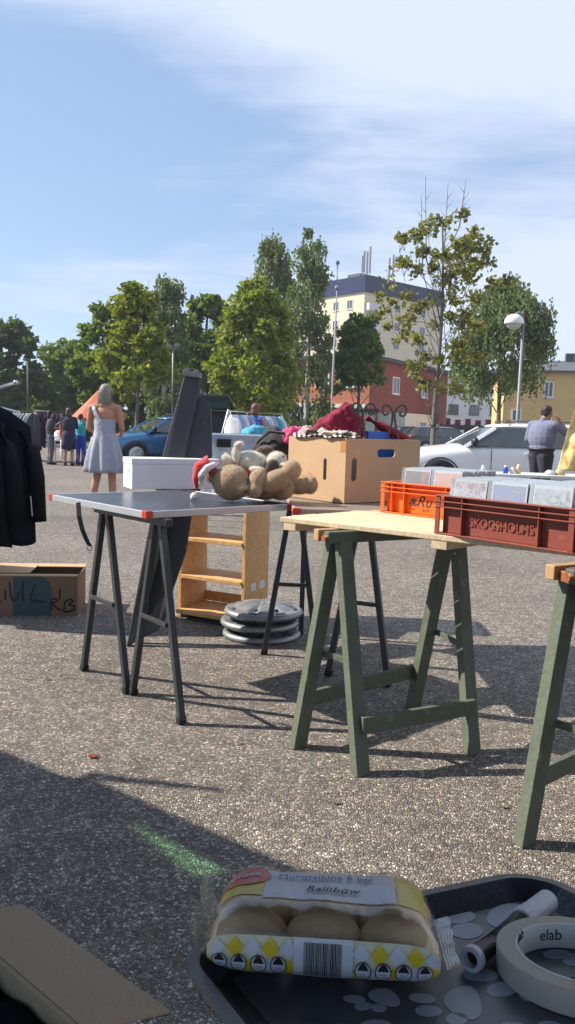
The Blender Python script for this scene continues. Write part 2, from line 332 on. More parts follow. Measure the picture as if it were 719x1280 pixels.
for a_, b_, h_ in ((1.5,0.8,3.6),(1.7,1.4,4.4),(1.2,2.2,5.2),(2.2,2.6,4.6),(1.5,7.2,4.2),(1.3,7.9,4.8)):
    p = K+dl*a_+dr*b_; b = MB(); b.tube([p+Vector((0,0,H+2.5)), p+Vector((0,0,H+2.5+h_))], 0.06, 6)
    b.box(p.x-0.16, p.x+0.16, p.y-0.1, p.y+0.1, H+3.4, H+2.3+h_); b.build('antenna', M_('antenna grey', (0.42,0.43,0.44), 0.6), t)
p = K+dl*7-dr*(-0.6); b = MB(); b.tube([p+Vector((0,0,H+2.5)), p+Vector((0,0,H+5.3))], 0.13, 8); b.ell(p+Vector((0,0,H+5.5)), 0.36); b.build('vent_pipe', M_('dark grey metal', (0.07,0.075,0.09), 0.6), t)
for k in range(7):
    z0 = H-2.9-k*3.0
    for off in (3.2, 6.4, 10.5, 13.5): window_at(t, K+dl*off+Vector((0,0,z0+1.2)), dl, -dr, 1.3, 1.5, WF, GL)
    for off in (8.0, 14.5): window_at(t, K+dr*off+Vector((0,0,z0+1.2)), dr, -dl, 1.5, 1.5, WF, GL)
    b = MB(); b.obox(K+dl*(-0.9)+dr*0.25+Vector((0,0,z0)), dl*0.9, dr*2.9, (0,0,0.18)); bal = b.build('balcony', M_('balcony concrete', (0.5,0.48,0.43), 0.9), t)
    b = MB(); b.obox(K+dl*(-0.9)+dr*0.25+Vector((0,0,z0+0.18)), dl*0.06, dr*2.9, (0,0,1.0)); b.obox(K+dl*(-0.84)+dr*0.25+Vector((0,0,z0+0.18)), dl*0.84, dr*0.05, (0,0,1.0)); b.build('railing', M_('balcony panel', (0.55,0.56,0.58), 0.6), bal)
# red building --------------------------------------------------------
K = Q(460, 540, 60); K.z = 0; dr = Vector((8,13,0)).normalized(); dl = Vector((-13,8,0)).normalized(); H = 6.4
t = thing('red_building', 'red two storey building with orange brick front and dark red gable end', 'building', K)
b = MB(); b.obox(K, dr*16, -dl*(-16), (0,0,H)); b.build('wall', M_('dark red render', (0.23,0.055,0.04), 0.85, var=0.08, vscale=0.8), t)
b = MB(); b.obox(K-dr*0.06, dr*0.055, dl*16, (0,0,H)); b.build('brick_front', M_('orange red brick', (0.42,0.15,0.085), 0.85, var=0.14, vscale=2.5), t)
b = MB(); b.obox(K-dr*0.5-dl*0.35+Vector((0,0,H)), dr*17, dl*16.7, (0,0,0.28)); b.build('roof', M_('roof felt', (0.06,0.06,0.065), 0.8), t)
b = MB(); b.obox(K-dl*2.3+dr*1.5, dr*6.0, dl*2.28, (0,0,2.5)); b.build('white_annex', M_('white render', (0.66,0.65,0.62), 0.8), t, bevel=0.02)
facade(t, K-dr*0.06, dl, 16, -dr, 0.2, H, 6, 2, 1.2, 1.4, WF)
for off, z in ((4.6, 4.7), (4.9, 1.3), (10.5, 4.7), (12.5, 1.6)): window_at(t, K+dr*off+Vector((0,0,z)) - (dl*2.3 if z < 1.4 else dl*0), dr, -dl, 1.3, 1.35, WF, GL)
b = MB(); b.obox(K-dr*0.3+dl*0.2+Vector((0,0,2.55)), dr*0.24, dl*15.6, (0,0,0.5)); b.build('sign_band', M_('white render', (0.66,0.65,0.62), 0.8), t)
# yellow building -----------------------------------------------------
K = Q(627, 545, 55); K.z = 0; dr = Vector((0.985,-0.17,0)); bk = Vector((0.17,0.985,0)); H = 5.5
t = thing('yellow_building', 'pale yellow two storey building behind the man and white car', 'building', K)
b = MB(); b.obox(K, dr*16, bk*10, (0,0,H)); b.build('wall', M_('yellow render', (0.62,0.43,0.19), 0.85, var=0.07, vscale=0.7, bump=0.15, bscale=4), t)
b = MB(); e = 0.35
p0 = K-dr*e-bk*e; p1 = K+dr*(16+e)-bk*e; p2 = K+dr*(16+e)+bk*(10+e); p3 = K-dr*e+bk*(10+e); r0 = (p0+p3)/2+dr*1.5; r1 = (p1+p2)/2-dr*1.5
z = Vector((0,0,H)); zr = Vector((0,0,H+1.1))
b.add([p0+z,p1+z,p2+z,p3+z,r0+zr,r1+zr, p0+z-Vector((0,0,.15)),p1+z-Vector((0,0,.15)),p2+z-Vector((0,0,.15)),p3+z-Vector((0,0,.15))], [(0,1,5,4),(1,2,5),(2,3,4,5),(3,0,4),(0,6,7,1),(1,7,8,2),(2,8,9,3),(3,9,6,0),(9,8,7,6)])
rf = b.build('roof', M_('roof sheet grey', (0.10,0.10,0.11), 0.6), t)
b = MB(); b.obox(K+dr*2.2+bk*4+Vector((0,0,H+0.5)), dr*0.7, bk*0.7, (0,0,1.3)); b.obox(K+dr*4.6+bk*4.5+Vector((0,0,H+0.7)), dr*0.6, bk*0.6, (0,0,0.9)); b.build('chimney', M_('dark grey metal', (0.07,0.075,0.09), 0.6), rf)
for off in (0.9, 2.9, 5.6, 9.0, 12.5):
    for z_ in (1.5, 2.15+2.15): 
        if off == 0.9 and z_ > 2: continue
        window_at(t, K+dr*off+Vector((0,0,z_-0.05 if z_>2 else 2.45)), dr, -bk, 0.65, 0.85 if z_<2 else 1.1, WF, GL)
# white block far behind ---------------------------------------------
K = Q(551, 540, 105); K.z = 0
t = thing('white_building', 'white apartment block seen in the gap between red and yellow buildings', 'building', K)
b = MB(); b.box(K.x, K.x+11, K.y, K.y+9, 0, 8.2); b.build('wall', M_('pale grey render', (0.60,0.61,0.62), 0.85, vscale=0.5), t)
b = MB(); b.box(K.x-0.2, K.x+11.2, K.y-0.2, K.y+9.2, 8.2, 8.5); b.build('roof', M_('roof felt', (0.06,0.06,0.065), 0.8), t)
for i in range(4):
    for j in range(3): window_at(t, (K.x+1.5+i*2.7, K.y, 1.6+j*2.6), (1,0,0), (0,-1,0), 1.3, 1.3, DF, GL)
# carport with dark red posts ----------------------------------------
K = Q(556, 545, 46)
t = thing('carport', 'low dark red carport with square posts between red and yellow buildings', 'carport', (K.x, 46, 0))
b = MB(); b.box(K.x-0.3, K.x+3.9, 46, 50, 1.35, 1.6); b.build('roof', M_('roof felt', (0.06,0.06,0.065), 0.8), t)
for i in range(7):
    b = MB(); b.box(K.x+i*0.58, K.x+i*0.58+0.3, 46.05, 46.3, 0, 1.96 if i % 2 == 0 else 1.9); b.build('post', M_('dark red paint', (0.13,0.035,0.035), 0.7), t)
b = MB(); b.box(K.x-0.3, K.x+3.9, 46.32, 46.4, 0.0, 0.75); b.build('fence_panel', M_('pale board', (0.5,0.47,0.42), 0.8), t)
# low white wall / kiosk behind the flea market on the left
K = Q(372, 540, 44)
t = thing('low_white_building', 'low white flat roofed building seen under the birches left of the red building', 'building', (K.x, 44, 0))
b = MB(); b.box(K.x, K.x+4.2, 44, 47, 0, 2.1); b.build('wall', M_('white render', (0.66,0.65,0.62), 0.8), t)
b = MB(); b.box(K.x-0.2, K.x+4.4, 43.8, 47.2, 2.1, 2.3); b.build('roof', M_('roof felt', (0.06,0.06,0.065), 0.8), t)
window_at(t, (K.x+1.2, 44, 1.3), (1,0,0), (0,-1,0), 1.0, 0.8, DF, GL)
# ================================================================= trees
def leafmat(name, c1, c2, trans=0.35):
    M = bpy.data.materials.new(name); M.use_nodes = True; t = M.node_tree; t.nodes.clear(); n = t.nodes.new; l = t.links.new
    o = n('ShaderNodeOutputMaterial'); ge = n('ShaderNodeNewGeometry'); cr = n('ShaderNodeMix'); cr.data_type = 'RGBA'; cr.inputs['A'].default_value = (*c1,1); cr.inputs['B'].default_value = (*c2,1)
    l(ge.outputs['Random Per Island'], cr.inputs['Factor'])
    df = n('ShaderNodeBsdfPrincipled'); df.inputs['Roughness'].default_value = 0.55; df.inputs['Specular IOR Level'].default_value = 0.3; l(cr.outputs['Result'], df.inputs['Base Color'])
    tr = n('ShaderNodeBsdfTranslucent'); g2 = n('ShaderNodeMix'); g2.data_type = 'RGBA'; g2.blend_type = 'MULTIPLY'; g2.inputs['Factor'].default_value = 1; l(cr.outputs['Result'], g2.inputs['A']); g2.inputs['B'].default_value = (1.4,1.5,0.5,1); l(g2.outputs['Result'], tr.inputs[0])
    mx = n('ShaderNodeMixShader'); mx.inputs[0].default_value = trans; l(df.outputs[0], mx.inputs[1]); l(tr.outputs[0], mx.inputs[2]); l(mx.outputs[0], o.inputs[0]); return M
LM = {'maple': leafmat('maple leaves', (0.10,0.155,0.03), (0.32,0.33,0.06)), 'green': leafmat('green leaves', (0.07,0.125,0.035), (0.19,0.24,0.055)),
      'birch': leafmat('birch leaves', (0.095,0.14,0.06), (0.19,0.22,0.10)), 'dark': leafmat('dark leaves', (0.05,0.085,0.035), (0.10,0.14,0.055)),
      'autumn': leafmat('yellowing maple leaves', (0.10,0.125,0.04), (0.26,0.235,0.085))}
BK = {'grey': M_('grey bark', (0.13,0.12,0.105), 0.9, var=0.3, vscale=5, bump=0.6, bscale=25), 'birch': M_('birch bark', (0.38,0.37,0.34), 0.85, var=0.6, vscale=3, bump=0.3)}
def leaf(mb, p, r, rg, hang=False):
    a = Vector((rg.gauss(0,1), rg.gauss(0,1), rg.gauss(0,0.6))).normalized()
    nrm = Vector((rg.gauss(0,1), rg.gauss(0,1), rg.gauss(0.5,0.8))).normalized()
    if hang: a = Vector((rg.gauss(0,.35), rg.gauss(0,.35), -1)).normalized()
    b = a.cross(nrm)
    if b.length < 1e-3: return
    b.normalize(); c = a.cross(b)*0.18*r
    mb.add([p, p+a*r*0.5+b*r*0.42+c, p+a*r*1.0, p+a*r*0.5-b*r*0.42+c], [(0,1,2),(0,2,3)])
def tree(name, label, px, py_top, Y, halfw_px, kind, leafk, nclump, nleaf, lsize, crown_low, bark='grey', trunk_r=0.12, seed=1, twigs=0, group='trees around the parking lot', lean=0.0, prof=None, cr_=0.19, mul=1.5):
    """px,py_top: treetop; halfw_px: crown half width as seen; crown_low: height where the crown starts"""
    rg = random.Random(seed); top = Q(px, py_top, Y); base = Vector((top.x-lean, Y, 0)); Ht = top.z; hw = halfw_px*Y/1000
    t = thing(name, label, 'tree', base, group)
    path = []
    for i in range(9):
        f = i/8; path.append(base + Vector((lean*f + math.sin(f*5+seed)*0.12*hw*f*0.6, math.cos(f*4+seed)*0.1*hw*f, Ht*0.97*f)))
    tr = MB(); tr.tube(path, [trunk_r*(1.25 if i == 0 else 1)*(1-0.93*i/8) + 0.012 for i in range(9)], 9)
    def at(f):
        x = f*8; i = min(int(x), 7); return path[i].lerp(path[i+1], x-i)
    cr = MB(); lo = crown_low/Ht
    if prof is None: prof = lambda h: (math.sin(math.pi*min(1, max(0, h))**0.75))**0.7*(1-0.35*h)
    mids = []
    for k in range(int(nclump*mul)):
        h = rg.random()**0.85; f = lo+(1-lo)*h
        rad = hw*prof(h)*(0.35+0.75*rg.random()**0.5)
        ang = rg.random()*2*math.pi
        c0 = at(max(0.12, min(0.97, f-0.14-0.12*rg.random())))
        cpt = at(f) + Vector((math.cos(ang)*rad, math.sin(ang)*rad, rg.gauss(0,0.06)*Ht*0.3))
        j_ = lambda a: Vector((rg.gauss(0,a), rg.gauss(0,a), rg.gauss(0,a*.6)))
        if k % 3 and mids: c0 = min(mids, key=lambda q: (q-cpt).length+(1 if q.z > cpt.z else 0)); 
        m1_ = c0.lerp(cpt, 0.35) + Vector((0,0,0.03*rad)) + j_(.07*rad); m2_ = c0.lerp(cpt, 0.7) + Vector((0,0,0.07*rad)) + j_(.08*rad); mids.append(m2_); mids.append(m1_)
        th_ = 1 if not (k % 3) else .5
        tr.tube([c0, m1_, m2_, cpt], [max(0.011, trunk_r*0.32*(1-h)*th_), max(0.009, trunk_r*0.22*(1-h)*th_), max(.007, trunk_r*.13*(1-h)*th_), 0.005], 5, cap=False)
        s = hw*cr_*(0.6+0.9*rg.random())
        for q in range(int(nleaf*(0.5+rg.random()))):
            d = Vector((rg.gauss(0,1), rg.gauss(0,1), rg.gauss(0,0.8))); d = d.normalized()*s*rg.random()**0.45
            if kind == 'weep':
                p = cpt + d; 
                L = s*(0.6+1.8*rg.random()); m_ = 4
                for j in range(m_): leaf(cr, p+Vector((rg.gauss(0,.03), rg.gauss(0,.03), -L*(j+rg.random())/m_)), lsize*(0.6+0.6*rg.random()), rg, True)
            else: leaf(cr, cpt+d, lsize*(0.6+0.8*rg.random()), rg)
    for k in range(twigs):
        a = at(0.55+0.35*rg.random()); a2 = rg.random()*6.28; L = Ht*(0.2+0.16*rg.random()); rr = hw*(0.08+0.35*rg.random())
        e_ = a + Vector((math.cos(a2)*rr, math.sin(a2)*rr*0.6, 0)); e_.z = Ht*(0.99+0.13*rg.random())
        m_ = a.lerp(e_, 0.45) + Vector((math.cos(a2)*rr*0.35, 0, 0)); tr.tube([a, m_, e_], [0.022, 0.015, 0.005], 5)
        for j in range(5):
            f = 0.5+0.1*j; q = m_.lerp(e_, (f-0.45)*1.6 if f < 1 else 1); sgn = rg.choice((-1,1)); tr.tube([q, q+Vector((sgn*0.14, 0.05, 0.2))], [0.007, 0.003], 4)
    tr.build('trunk', BK[bark], t, smooth=True); cr.build('crown', LM[leafk], t); return t
cone = lambda h: (1-h)**0.7*(0.35+0.65*min(1, h*3.5))
oval = lambda h: math.sin(math.pi*min(1,max(0,h*0.9+0.08)))**0.6
tree('conifer_like_tree', 'dark dense tree cut by the left edge of the photo', -6, 402, 48, 58, 'round', 'dark', 60, 95, .34, 1.0, seed=3, prof=oval, trunk_r=.2)
tree('leafy_tree', 'rounded mid green tree second from the left edge', 80, 425, 52, 36, 'round', 'green', 52, 90, .32, 1.0, seed=4, prof=oval, trunk_r=.2)
tree('leafy_tree', 'bushy tree with pale green leaves left of the young staked maple', 128, 386, 40, 34, 'round', 'green', 50, 90, .27, 1.0, seed=5, prof=oval, trunk_r=.16)
tree('maple_tree', 'young bright green maple on a thin pale trunk behind the woman in the dress', 172, 358, 29, 52, 'round', 'maple', 62, 60, .20, 2.0, seed=6, trunk_r=.07, twigs=3, cr_=.17, prof=lambda h: (1-h)**0.5*(0.5+0.5*min(1,h*3)))
tree('birch_tree', 'tall narrow birch with yellowish top left of the lamp post with two heads', 208, 340, 36, 26, 'weep', 'birch', 60, 24, .17, 1.0, 'birch', seed=8, prof=oval, cr_=.3, trunk_r=.14)
tree('leafy_tree', 'green tree with light top between the narrow birch and the large maple', 258, 362, 42, 40, 'round', 'green', 60, 95, .28, 1.0, seed=9, prof=oval, trunk_r=.2)
tree('maple_tree', 'broad green maple with many yellow green leaves behind the open tailgate', 318, 352, 31, 62, 'round', 'maple', 90, 72, .20, 1.6, seed=10, trunk_r=.1, twigs=1, cr_=.17, prof=lambda h: (1-h)**0.45*(0.55+0.45*min(1,h*3)))
tree('birch_tree', 'tallest slim birch rising behind the broad maple', 343, 290, 40, 26, 'weep', 'birch', 62, 30, .18, 1.5, 'birch', seed=11, prof=oval, cr_=.33, trunk_r=.15)
tree('birch_tree', 'weeping birch with hanging branches beside the thin flagpole', 390, 288, 38, 36, 'weep', 'birch', 66, 26, .17, 0.8, 'birch', seed=12, prof=lambda h: 0.95-0.55*h, cr_=.26, trunk_r=.14)
tree('leafy_tree', 'small dense green tree in front of the apartment tower', 452, 396, 40, 33, 'round', 'green', 55, 85, .22, 3.3, seed=13, prof=lambda h: 0.95-0.5*h, trunk_r=.1)
tree('maple_tree', 'sparse young maple with yellowing leaves and bare top twigs behind the white car', 556, 262, 18.5, 80, 'round', 'autumn', 96, 34, .115, 2.2, seed=24, trunk_r=.06, twigs=6, cr_=.10, mul=1.0, prof=lambda h: (0.35+1.6*h if h < .35 else (.92 if h < .72 else .92-2.3*(h-.72))))
tree('birch_tree', 'full birch with hanging leaves behind the globe street lamp', 634, 345, 32, 54, 'weep', 'birch', 84, 32, .15, 3.3, 'grey', seed=15, prof=lambda h: 1.0*math.sin(math.pi*min(1,.16+.84*h))**.6 if h < .97 else .15, cr_=.24, trunk_r=.10)
for i, (px, top_, Y, hw, sd, lf) in enumerate(((20,470,60,60,31,'green'),(75,468,62,55,32,'green'),(118,440,48,30,33,'green'),(150,432,46,36,34,'green'),(195,425,46,34,35,'green'),(232,440,48,36,36,'green'),(285,420,47,40,37,'green'),(338,430,48,24,38,'green'))):
    lab = ['low bush at the back behind the dark coats', 'green bush at the back behind the clothes rails', 'green bush at the back left of the orange parasol', 'tall bush at the back above the orange parasol', 'tall bush at the back above the blue car', 'green bush at the back beside the lamp post with two heads', 'tall bush at the back above the open tailgate', 'narrow bush at the back under the tallest birch', 'dark bush at the back under the weeping birch'][i]
    tree('bush', lab, px, top_, Y, hw, 'round', lf, 46, 70, .36, 0.1, seed=sd, prof=oval, group='bushes at the back of the lot', trunk_r=.1)
# ================================================================= lamps and poles
GM = M_('galvanised steel', (0.22,0.225,0.23), 0.6, metal=0.3)
p = Q(646, 540, 21); b0 = Vector((p.x, 21, 0)); ht = Q(648, 388, 21).z
t = thing('street_lamp', 'street lamp with white dome shade on a curved arm before the birch', 'street lamp', b0)
b = MB(); b.tube([b0, b0+Vector((0,0,1.2)), b0+Vector((0,0,1.25)), b0+Vector((0,0,ht-.25))], [0.07,0.065,0.045,0.038], 12)
arc = [b0+Vector((0,0,ht-.25))] + [b0+Vector((-0.13+0.13*math.cos(a), 0, ht-.25+0.2*math.sin(a))) for a in [math.pi*k/8 for k in range(1,8)]]
b.tube(arc, 0.028, 8); b.build('pole', GM, t, smooth=True)
hc = b0+Vector((-0.24,0,ht-0.33)); b = MB(); b.lathe(hc, [(0.0,0.235),(0.1,0.225),(0.18,0.18),(0.235,0.1),(0.25,0.0),(0.24,-0.015),(0.0,-0.02)], 28); b.build('lamp_shade', M_('white lamp plastic', (0.82,0.82,0.82), 0.35), t, smooth=True)
b = MB(); b.lathe(hc+Vector((0,0,-0.02)), [(0.2,0.0),(0.17,-0.07),(0.1,-0.12),(0,-0.14)], 24); b.build('diffuser', M_('milky diffuser', (0.55,0.56,0.56), 0.3), t, smooth=True)
p = Q(413, 540, 27); b0 = Vector((p.x, 27, 0)); tp = Q(416, 362, 27).z
t = thing('flagpole', 'thin pale flagpole standing in front of the weeping birch', 'flagpole', b0)
b = MB(); b.tube([b0, b0+Vector((0.02,0,tp*0.5)), b0+Vector((0.05,0,tp))], [0.05,0.04,0.022], 10); b.build('pole', M_('pale grey paint', (0.27,0.28,0.29), 0.6), t, smooth=True)
b = MB(); b.ell(b0+Vector((0.05,0,tp+0.06)), 0.08); b.build('finial', GM, t, smooth=True)
p = Q(215, 540, 26); b0 = Vector((p.x, 26, 0)); tp = Q(216, 436, 26).z
t = thing('street_lamp', 'lamp post with small floodlight head behind the upright dark board', 'street lamp', b0)
b = MB(); b.tube([b0, b0+Vector((0,0,tp))], [0.06,0.04], 10); b.build('pole', GM, t, smooth=True)
b = MB(); b.bar(b0+Vector((-0.16,0,tp)), b0+Vector((0.16,0,tp+0.03)), 0.05, 0.05); b.build('crossarm', GM, t)
for s in (-1, 1):
    b = MB(); c = b0+Vector((0.12*s,0,tp+0.09)); b.obox(c+Vector((-0.07,-0.1,-0.05)), (0.14,0,0.03*s), (0,0.2,0), (0,0,0.1)); b.build('floodlight', GM, t, bevel=0.01)
p = Q(35, 540, 34); b0 = Vector((p.x, 34, 0)); tp = Q(36, 452, 34).z
t = thing('street_lamp', 'thin dark lamp post near the left edge behind the clothes rails', 'street lamp', b0)
b = MB(); b.tube([b0, b0+Vector((0,0,tp))], [0.07,0.045], 10); b.build('pole', M_('dark pole paint', (0.10,0.105,0.11), 0.6), t, smooth=True)
b = MB(); b.obox(b0+Vector((-.05,-.5,tp)), (.14,0,0), (0,.6,0), (0,0,.09)); b.build('lamp_head', M_('dark pole paint', (0.10,0.105,0.11), 0.6), t, bevel=0.02)
# ================================================================= tables
HT = 0.79
ZV = Vector((0,0,1))
def flat(a, b): d = Vector(b)-Vector(a); d.z = 0; return d.normalized()
# ---- blue-grey folding table top ------------------------------------
A = P(183,640,HT); Bc = P(57,618,HT); Cc = P(366,630,HT); A.z = Bc.z = Cc.z = HT
du = flat(A, Cc); dv = Vector((-du.y, du.x, 0)); LU = (Cc-A).length; LV = (Bc-A).length
t = thing('folding_table', 'square dark folding table top with aluminium edge and red corners holding the teddy bears', 'table', (A.x, A.y, 0))
TOPB = M_('dark laminate', (0.045,0.05,0.06), 0.28, spec=0.5, var=0.25, vscale=5, bump=0.05, bscale=200)
ALU = M_('aluminium edge', (0.52,0.54,0.57), 0.38, metal=0.55, var=0.08)
RED = M_('red corner plastic', (0.55,0.06,0.04), 0.45)
th = 0.026
b = MB(); b.obox(A+du*.012+dv*.012-ZV*th*.9, du*(LU-.024), dv*(LV-.024), ZV*(th*.9-.001)); b.build('tabletop', TOPB, t)
b = MB()
b.obox(A+du*.03-ZV*th, du*(LU-.06), dv*.012, ZV*(th+.001)); b.obox(A+dv*(LV-.012)+du*.03-ZV*th, du*(LU-.06), dv*.012, ZV*(th+.001))
b.obox(A+dv*.03-ZV*th, du*.012, dv*(LV-.06), ZV*(th+.001)); b.obox(A+du*(LU-.012)+dv*.03-ZV*th, du*.012, dv*(LV-.06), ZV*(th+.001))
b.build('edge_trim', ALU, t, bevel=0.002)
for (i, j) in ((0,0),(1,0),(0,1),(1,1)):
    o = A + du*(i*LU) + dv*(j*LV); sx = 1-2*i; sy = 1-2*j
    b = MB(); b.obox(o-ZV*(th+.001)-du*.002*sx-dv*.002*sy, du*.031*sx, dv*.016*sy, ZV*(th+.004)); b.obox(o-ZV*(th+.001)-du*.002*sx+dv*.014*sy, du*.016*sx, dv*.017*sy, ZV*(th+.004)); b.build('corner_cap', RED, t, bevel=0.003)
# hanging strap
s0 = P(98,640,HT-.02); pts = [Q(98,628,s0.y-.02), Q(99,645,s0.y-.03), Q(103,662,s0.y-.03), Q(108,674,s0.y-.02), Q(112,682,s0.y-.0)]
t2 = thing('strap', 'short dark strap hanging from the left edge of the folding table', 'strap', (s0.x, s0.y, .62))
b = MB()
for i in range(4): b.bar(pts[i], pts[i+1]+(pts[i+1]-pts[i]).normalized()*.003, 0.019, 0.004, side=(1,-.3,0))
st = b.build('webbing', M_('black webbing', (0.025,0.025,0.028), 0.8), t2, bevel=0.001)
b = MB(); b.tube([pts[4]+Vector((.01*math.cos(a),0,-.008+.012*math.sin(a))) for a in [k*math.pi/5 for k in range(11)]], 0.003, 6); b.build('buckle', ALU, t2, smooth=True)
# ---- dark metal trestles ---------------------------------------------
DM = M_('dark enamel steel', (0.035,0.038,0.042), 0.38, spec=0.5, var=0.2)
def metal_trestle(label, frames, ztop, railz, barw=0.026):
    c = (P(*frames[0][0])+P(*frames[-1][1]))/2
    t = thing('metal_trestle', label, 'trestle', (c.x, c.y, 0), 'dark metal trestles')
    tops = []
    for (f1, f2) in frames:
        g1 = P(*f1); g2 = P(*f2); T = (g1+g2)/2; T.z = ztop; d = (g2-g1).normalized(); tops.append(T)
        perp = Vector((-d.y, d.x, 0))
        for s, g in ((-1, g1), (1, g2)):
            b = MB(); b.bar(g+ZV*.012, T+d*(s*.022), barw, barw, side=perp); lg = b.build('leg', DM, t, bevel=.003)
            b = MB(); b.bar(g+ZV*.001, g+(T-g).normalized()*.03, barw+.006, barw+.006, side=perp); b.build('foot', M_('black rubber', (.015,.015,.015), .8), lg, bevel=.004)
        f = railz/ztop; b = MB(); b.bar(g1.lerp(T, f)-perp*.016, g2.lerp(T, f)-perp*.016, .018, .012, side=ZV); b.build('rail', DM, t, bevel=.002)
    b = MB(); d = (tops[-1]-tops[0]).normalized(); b.bar(tops[0]-d*.08, tops[-1]+d*.08, .03, .03, side=ZV); b.build('crossbar', DM, t, bevel=.003); return t
metal_trestle('dark metal trestle under the left corner of the square folding table', [((105,838),(159,867)), ((166,868),(227,905))], HT-.042, .36)
metal_trestle('dark metal trestle behind the green wooden trestle under the cardboard box table', [((330,818),(396,822)), ((410,845),(485,858))], HT-.045, .36)
# ---- second table (under the cardboard box) ---------------------------
A2 = P(367,636,HT); A2.z = HT; e1 = Vector((.996,.05,0)).normalized(); e2 = Vector((-e1.y, e1.x, 0))
t = thing('camping_table', 'grey brown edged table top under the large cardboard box', 'table', (A2.x, A2.y, 0))
b = MB(); b.obox(A2+e1*.012+e2*.012-ZV*.022, e1*.726, e2*1.05, ZV*.021); b.build('tabletop', M_('grey laminate', (.20,.17,.15), .45), t)
b = MB(); b.obox(A2-ZV*.024, e1*.75, e2*.0115, ZV*.025); b.obox(A2+e2*1.0625-ZV*.024, e1*.75, e2*.0115, ZV*.025); b.obox(A2+e2*.0117-ZV*.024, e1*.0115, e2*1.05, ZV*.025); b.obox(A2+e1*.7385+e2*.0117-ZV*.024, e1*.0115, e2*1.05, ZV*.025)
b.build('edge_trim', M_('worn tan trim', (.42,.30,.25), .5), t, bevel=.002)
b = MB(); b.obox(A2-ZV*.026-e1*.004-e2*.002, e1*.035, e2*.02, ZV*.029); b.build('corner_cap', RED, t, bevel=.003)
for i, (x, y) in enumerate(((.12,1.0),)):
    b = MB(); q = A2+e1*x+e2*y; b.bar(Vector((q.x,q.y,.0)), Vector((q.x,q.y,HT-.024)), .026, .026); b.build('leg', DM, t)
# ---- wooden slat table -------------------------------------------------
A3 = P(350,646,HT); A3.z = HT; F3 = P(719,688,HT); u3 = flat(A3, F3); v3 = flat(A3, P(478,640,HT)); W3 = 0.56; L3 = 1.75
n3 = Vector((-u3.y, u3.x, 0)) if Vector((-u3.y,u3.x,0)).dot(v3) > 0 else Vector((u3.y,-u3.x,0))
v3 = (v3*0.45+n3*0.55).normalized()
t = thing('slat_table', 'pale wooden slatted table top carrying the orange and brown crates', 'table', (A3.x, A3.y, 0))
PW = wood('pale planed wood', (.70,.56,.38), (.56,.42,.26), math.atan2(u3.y, u3.x)*-1)
ns = 8; sw = W3/ns
for i in range(ns):
    off = rnd.uniform(-.012,.012) if 0 < i else 0
    b = MB(); b.obox(A3+v3*(i*sw+.002)+u3*off-ZV*.018+ZV*rnd.uniform(-.001,.0005), u3*L3, v3*(sw-.011), ZV*.018); b.build('slat', PW, t, bevel=.002)
for k in (.015, .62, 1.25):
    b = MB(); b.obox(A3+u3*k+v3*.004-ZV*.048, u3*.055, v3*(W3-.01), ZV*.0295); b.build('batten', PW, t, bevel=.002)
# ---- green trestles -----------------------------------------------------
GP = wear(wear(M_('olive green paint', (.10,.118,.082), .6, var=.2, vscale=14, bump=.25, bscale=70), (.30,.29,.22), .55, 26, (1,1,.25)), (.05,.06,.04), .5, 9)
GPW = M_('old pine', (.42,.25,.12), .7, var=.2); RUST = M_('rusty hinge', (.35,.11,.04), .7, metal=.2, var=.4, vscale=40)
def green_trestle(label):
    G = {'a': P(372,934), 'b': P(451,968), 'c': P(516,884), 'd': P(590,941)}
    for k in G: G[k].z = 0
    zt = HT-.062; T1 = (G['a']+G['b'])/2+Vector((.02,.17,0)); T2 = (G['c']+G['d'])/2+Vector((.03,.10,0))
    T1.z = T2.z = zt; bd = flat(T1, T2); pd = Vector((bd.y, -bd.x, 0))   # pd towards the viewer side
    c = (T1+T2)/2
    t = thing('wooden_trestle', label, 'trestle', (c.x, c.y, 0), 'green painted wooden trestles')
    legs = {}
    for k, T, s in (('a', T1, -1), ('b', T1, 1), ('c', T2, -1), ('d', T2, 1)):
        b = MB(); top = T + pd*s*.024 + ZV*.025; g = G[k]; dd = (top-g).normalized()
        # foot cut level with the ground
        a_ = bd; b_ = (dd.cross(a_)).normalized(); w1, w2 = .026, .0185
        lo = [g + a_*x*w1 + b_*y*w2 for x, y in ((-1,-1),(1,-1),(1,1),(-1,1))]; lo = [p - dd*(p.z/dd.z) for p in lo]; lo = [Vector((p.x,p.y,0.001)) for p in lo]
        hi = [p + dd*((zt+.036-p.z)/dd.z) for p in lo]; b.hexa(lo, hi); legs[k] = (g, top); b.build('leg', GP, t, bevel=.002)
    def on(k, z): g, tp = legs[k]; return g.lerp(tp, z/tp.z)
    b = MB(); b.bar(on('b', .155)+pd*.028, on('d', .155)+pd*.028, .055, .02, side=ZV); b.build('rail', GP, t, bevel=.002)
    b = MB(); b.bar(on('a', .155)-pd*.028, on('c', .155)-pd*.028, .055, .02, side=ZV); b.build('rail', GP, t, bevel=.002)
    for x, y in (('a','b'),('c','d')):
        b = MB(); b.bar(on(x, .33)+bd*.03, on(y, .33)+bd*.03, .022, .01, side=ZV); b.build('spreader', GP, t, bevel=.001)
    for s in (-1, 1):
        b = MB(); b.obox(T1-bd*.075+pd*(s*.018 if s > 0 else -.05)+ZV*.002, bd*((T2-T1).length+.115), pd*.032, ZV*.0405); o = b.build('top_beam', GP if s > 0 else GPW, t, bevel=.003)
    b = MB(); b.obox(T1-bd*.06-pd*.012+ZV*.0, bd*.07, pd*.027, ZV*.03); b.build('hinge', RUST, t, bevel=.003)
    b = MB(); b.tube([T1-bd*.088+pd*.035+ZV*.02, T1-bd*.076+pd*.035+ZV*.02], .012, 10); b.build('bolt', RUST, t)
    return t
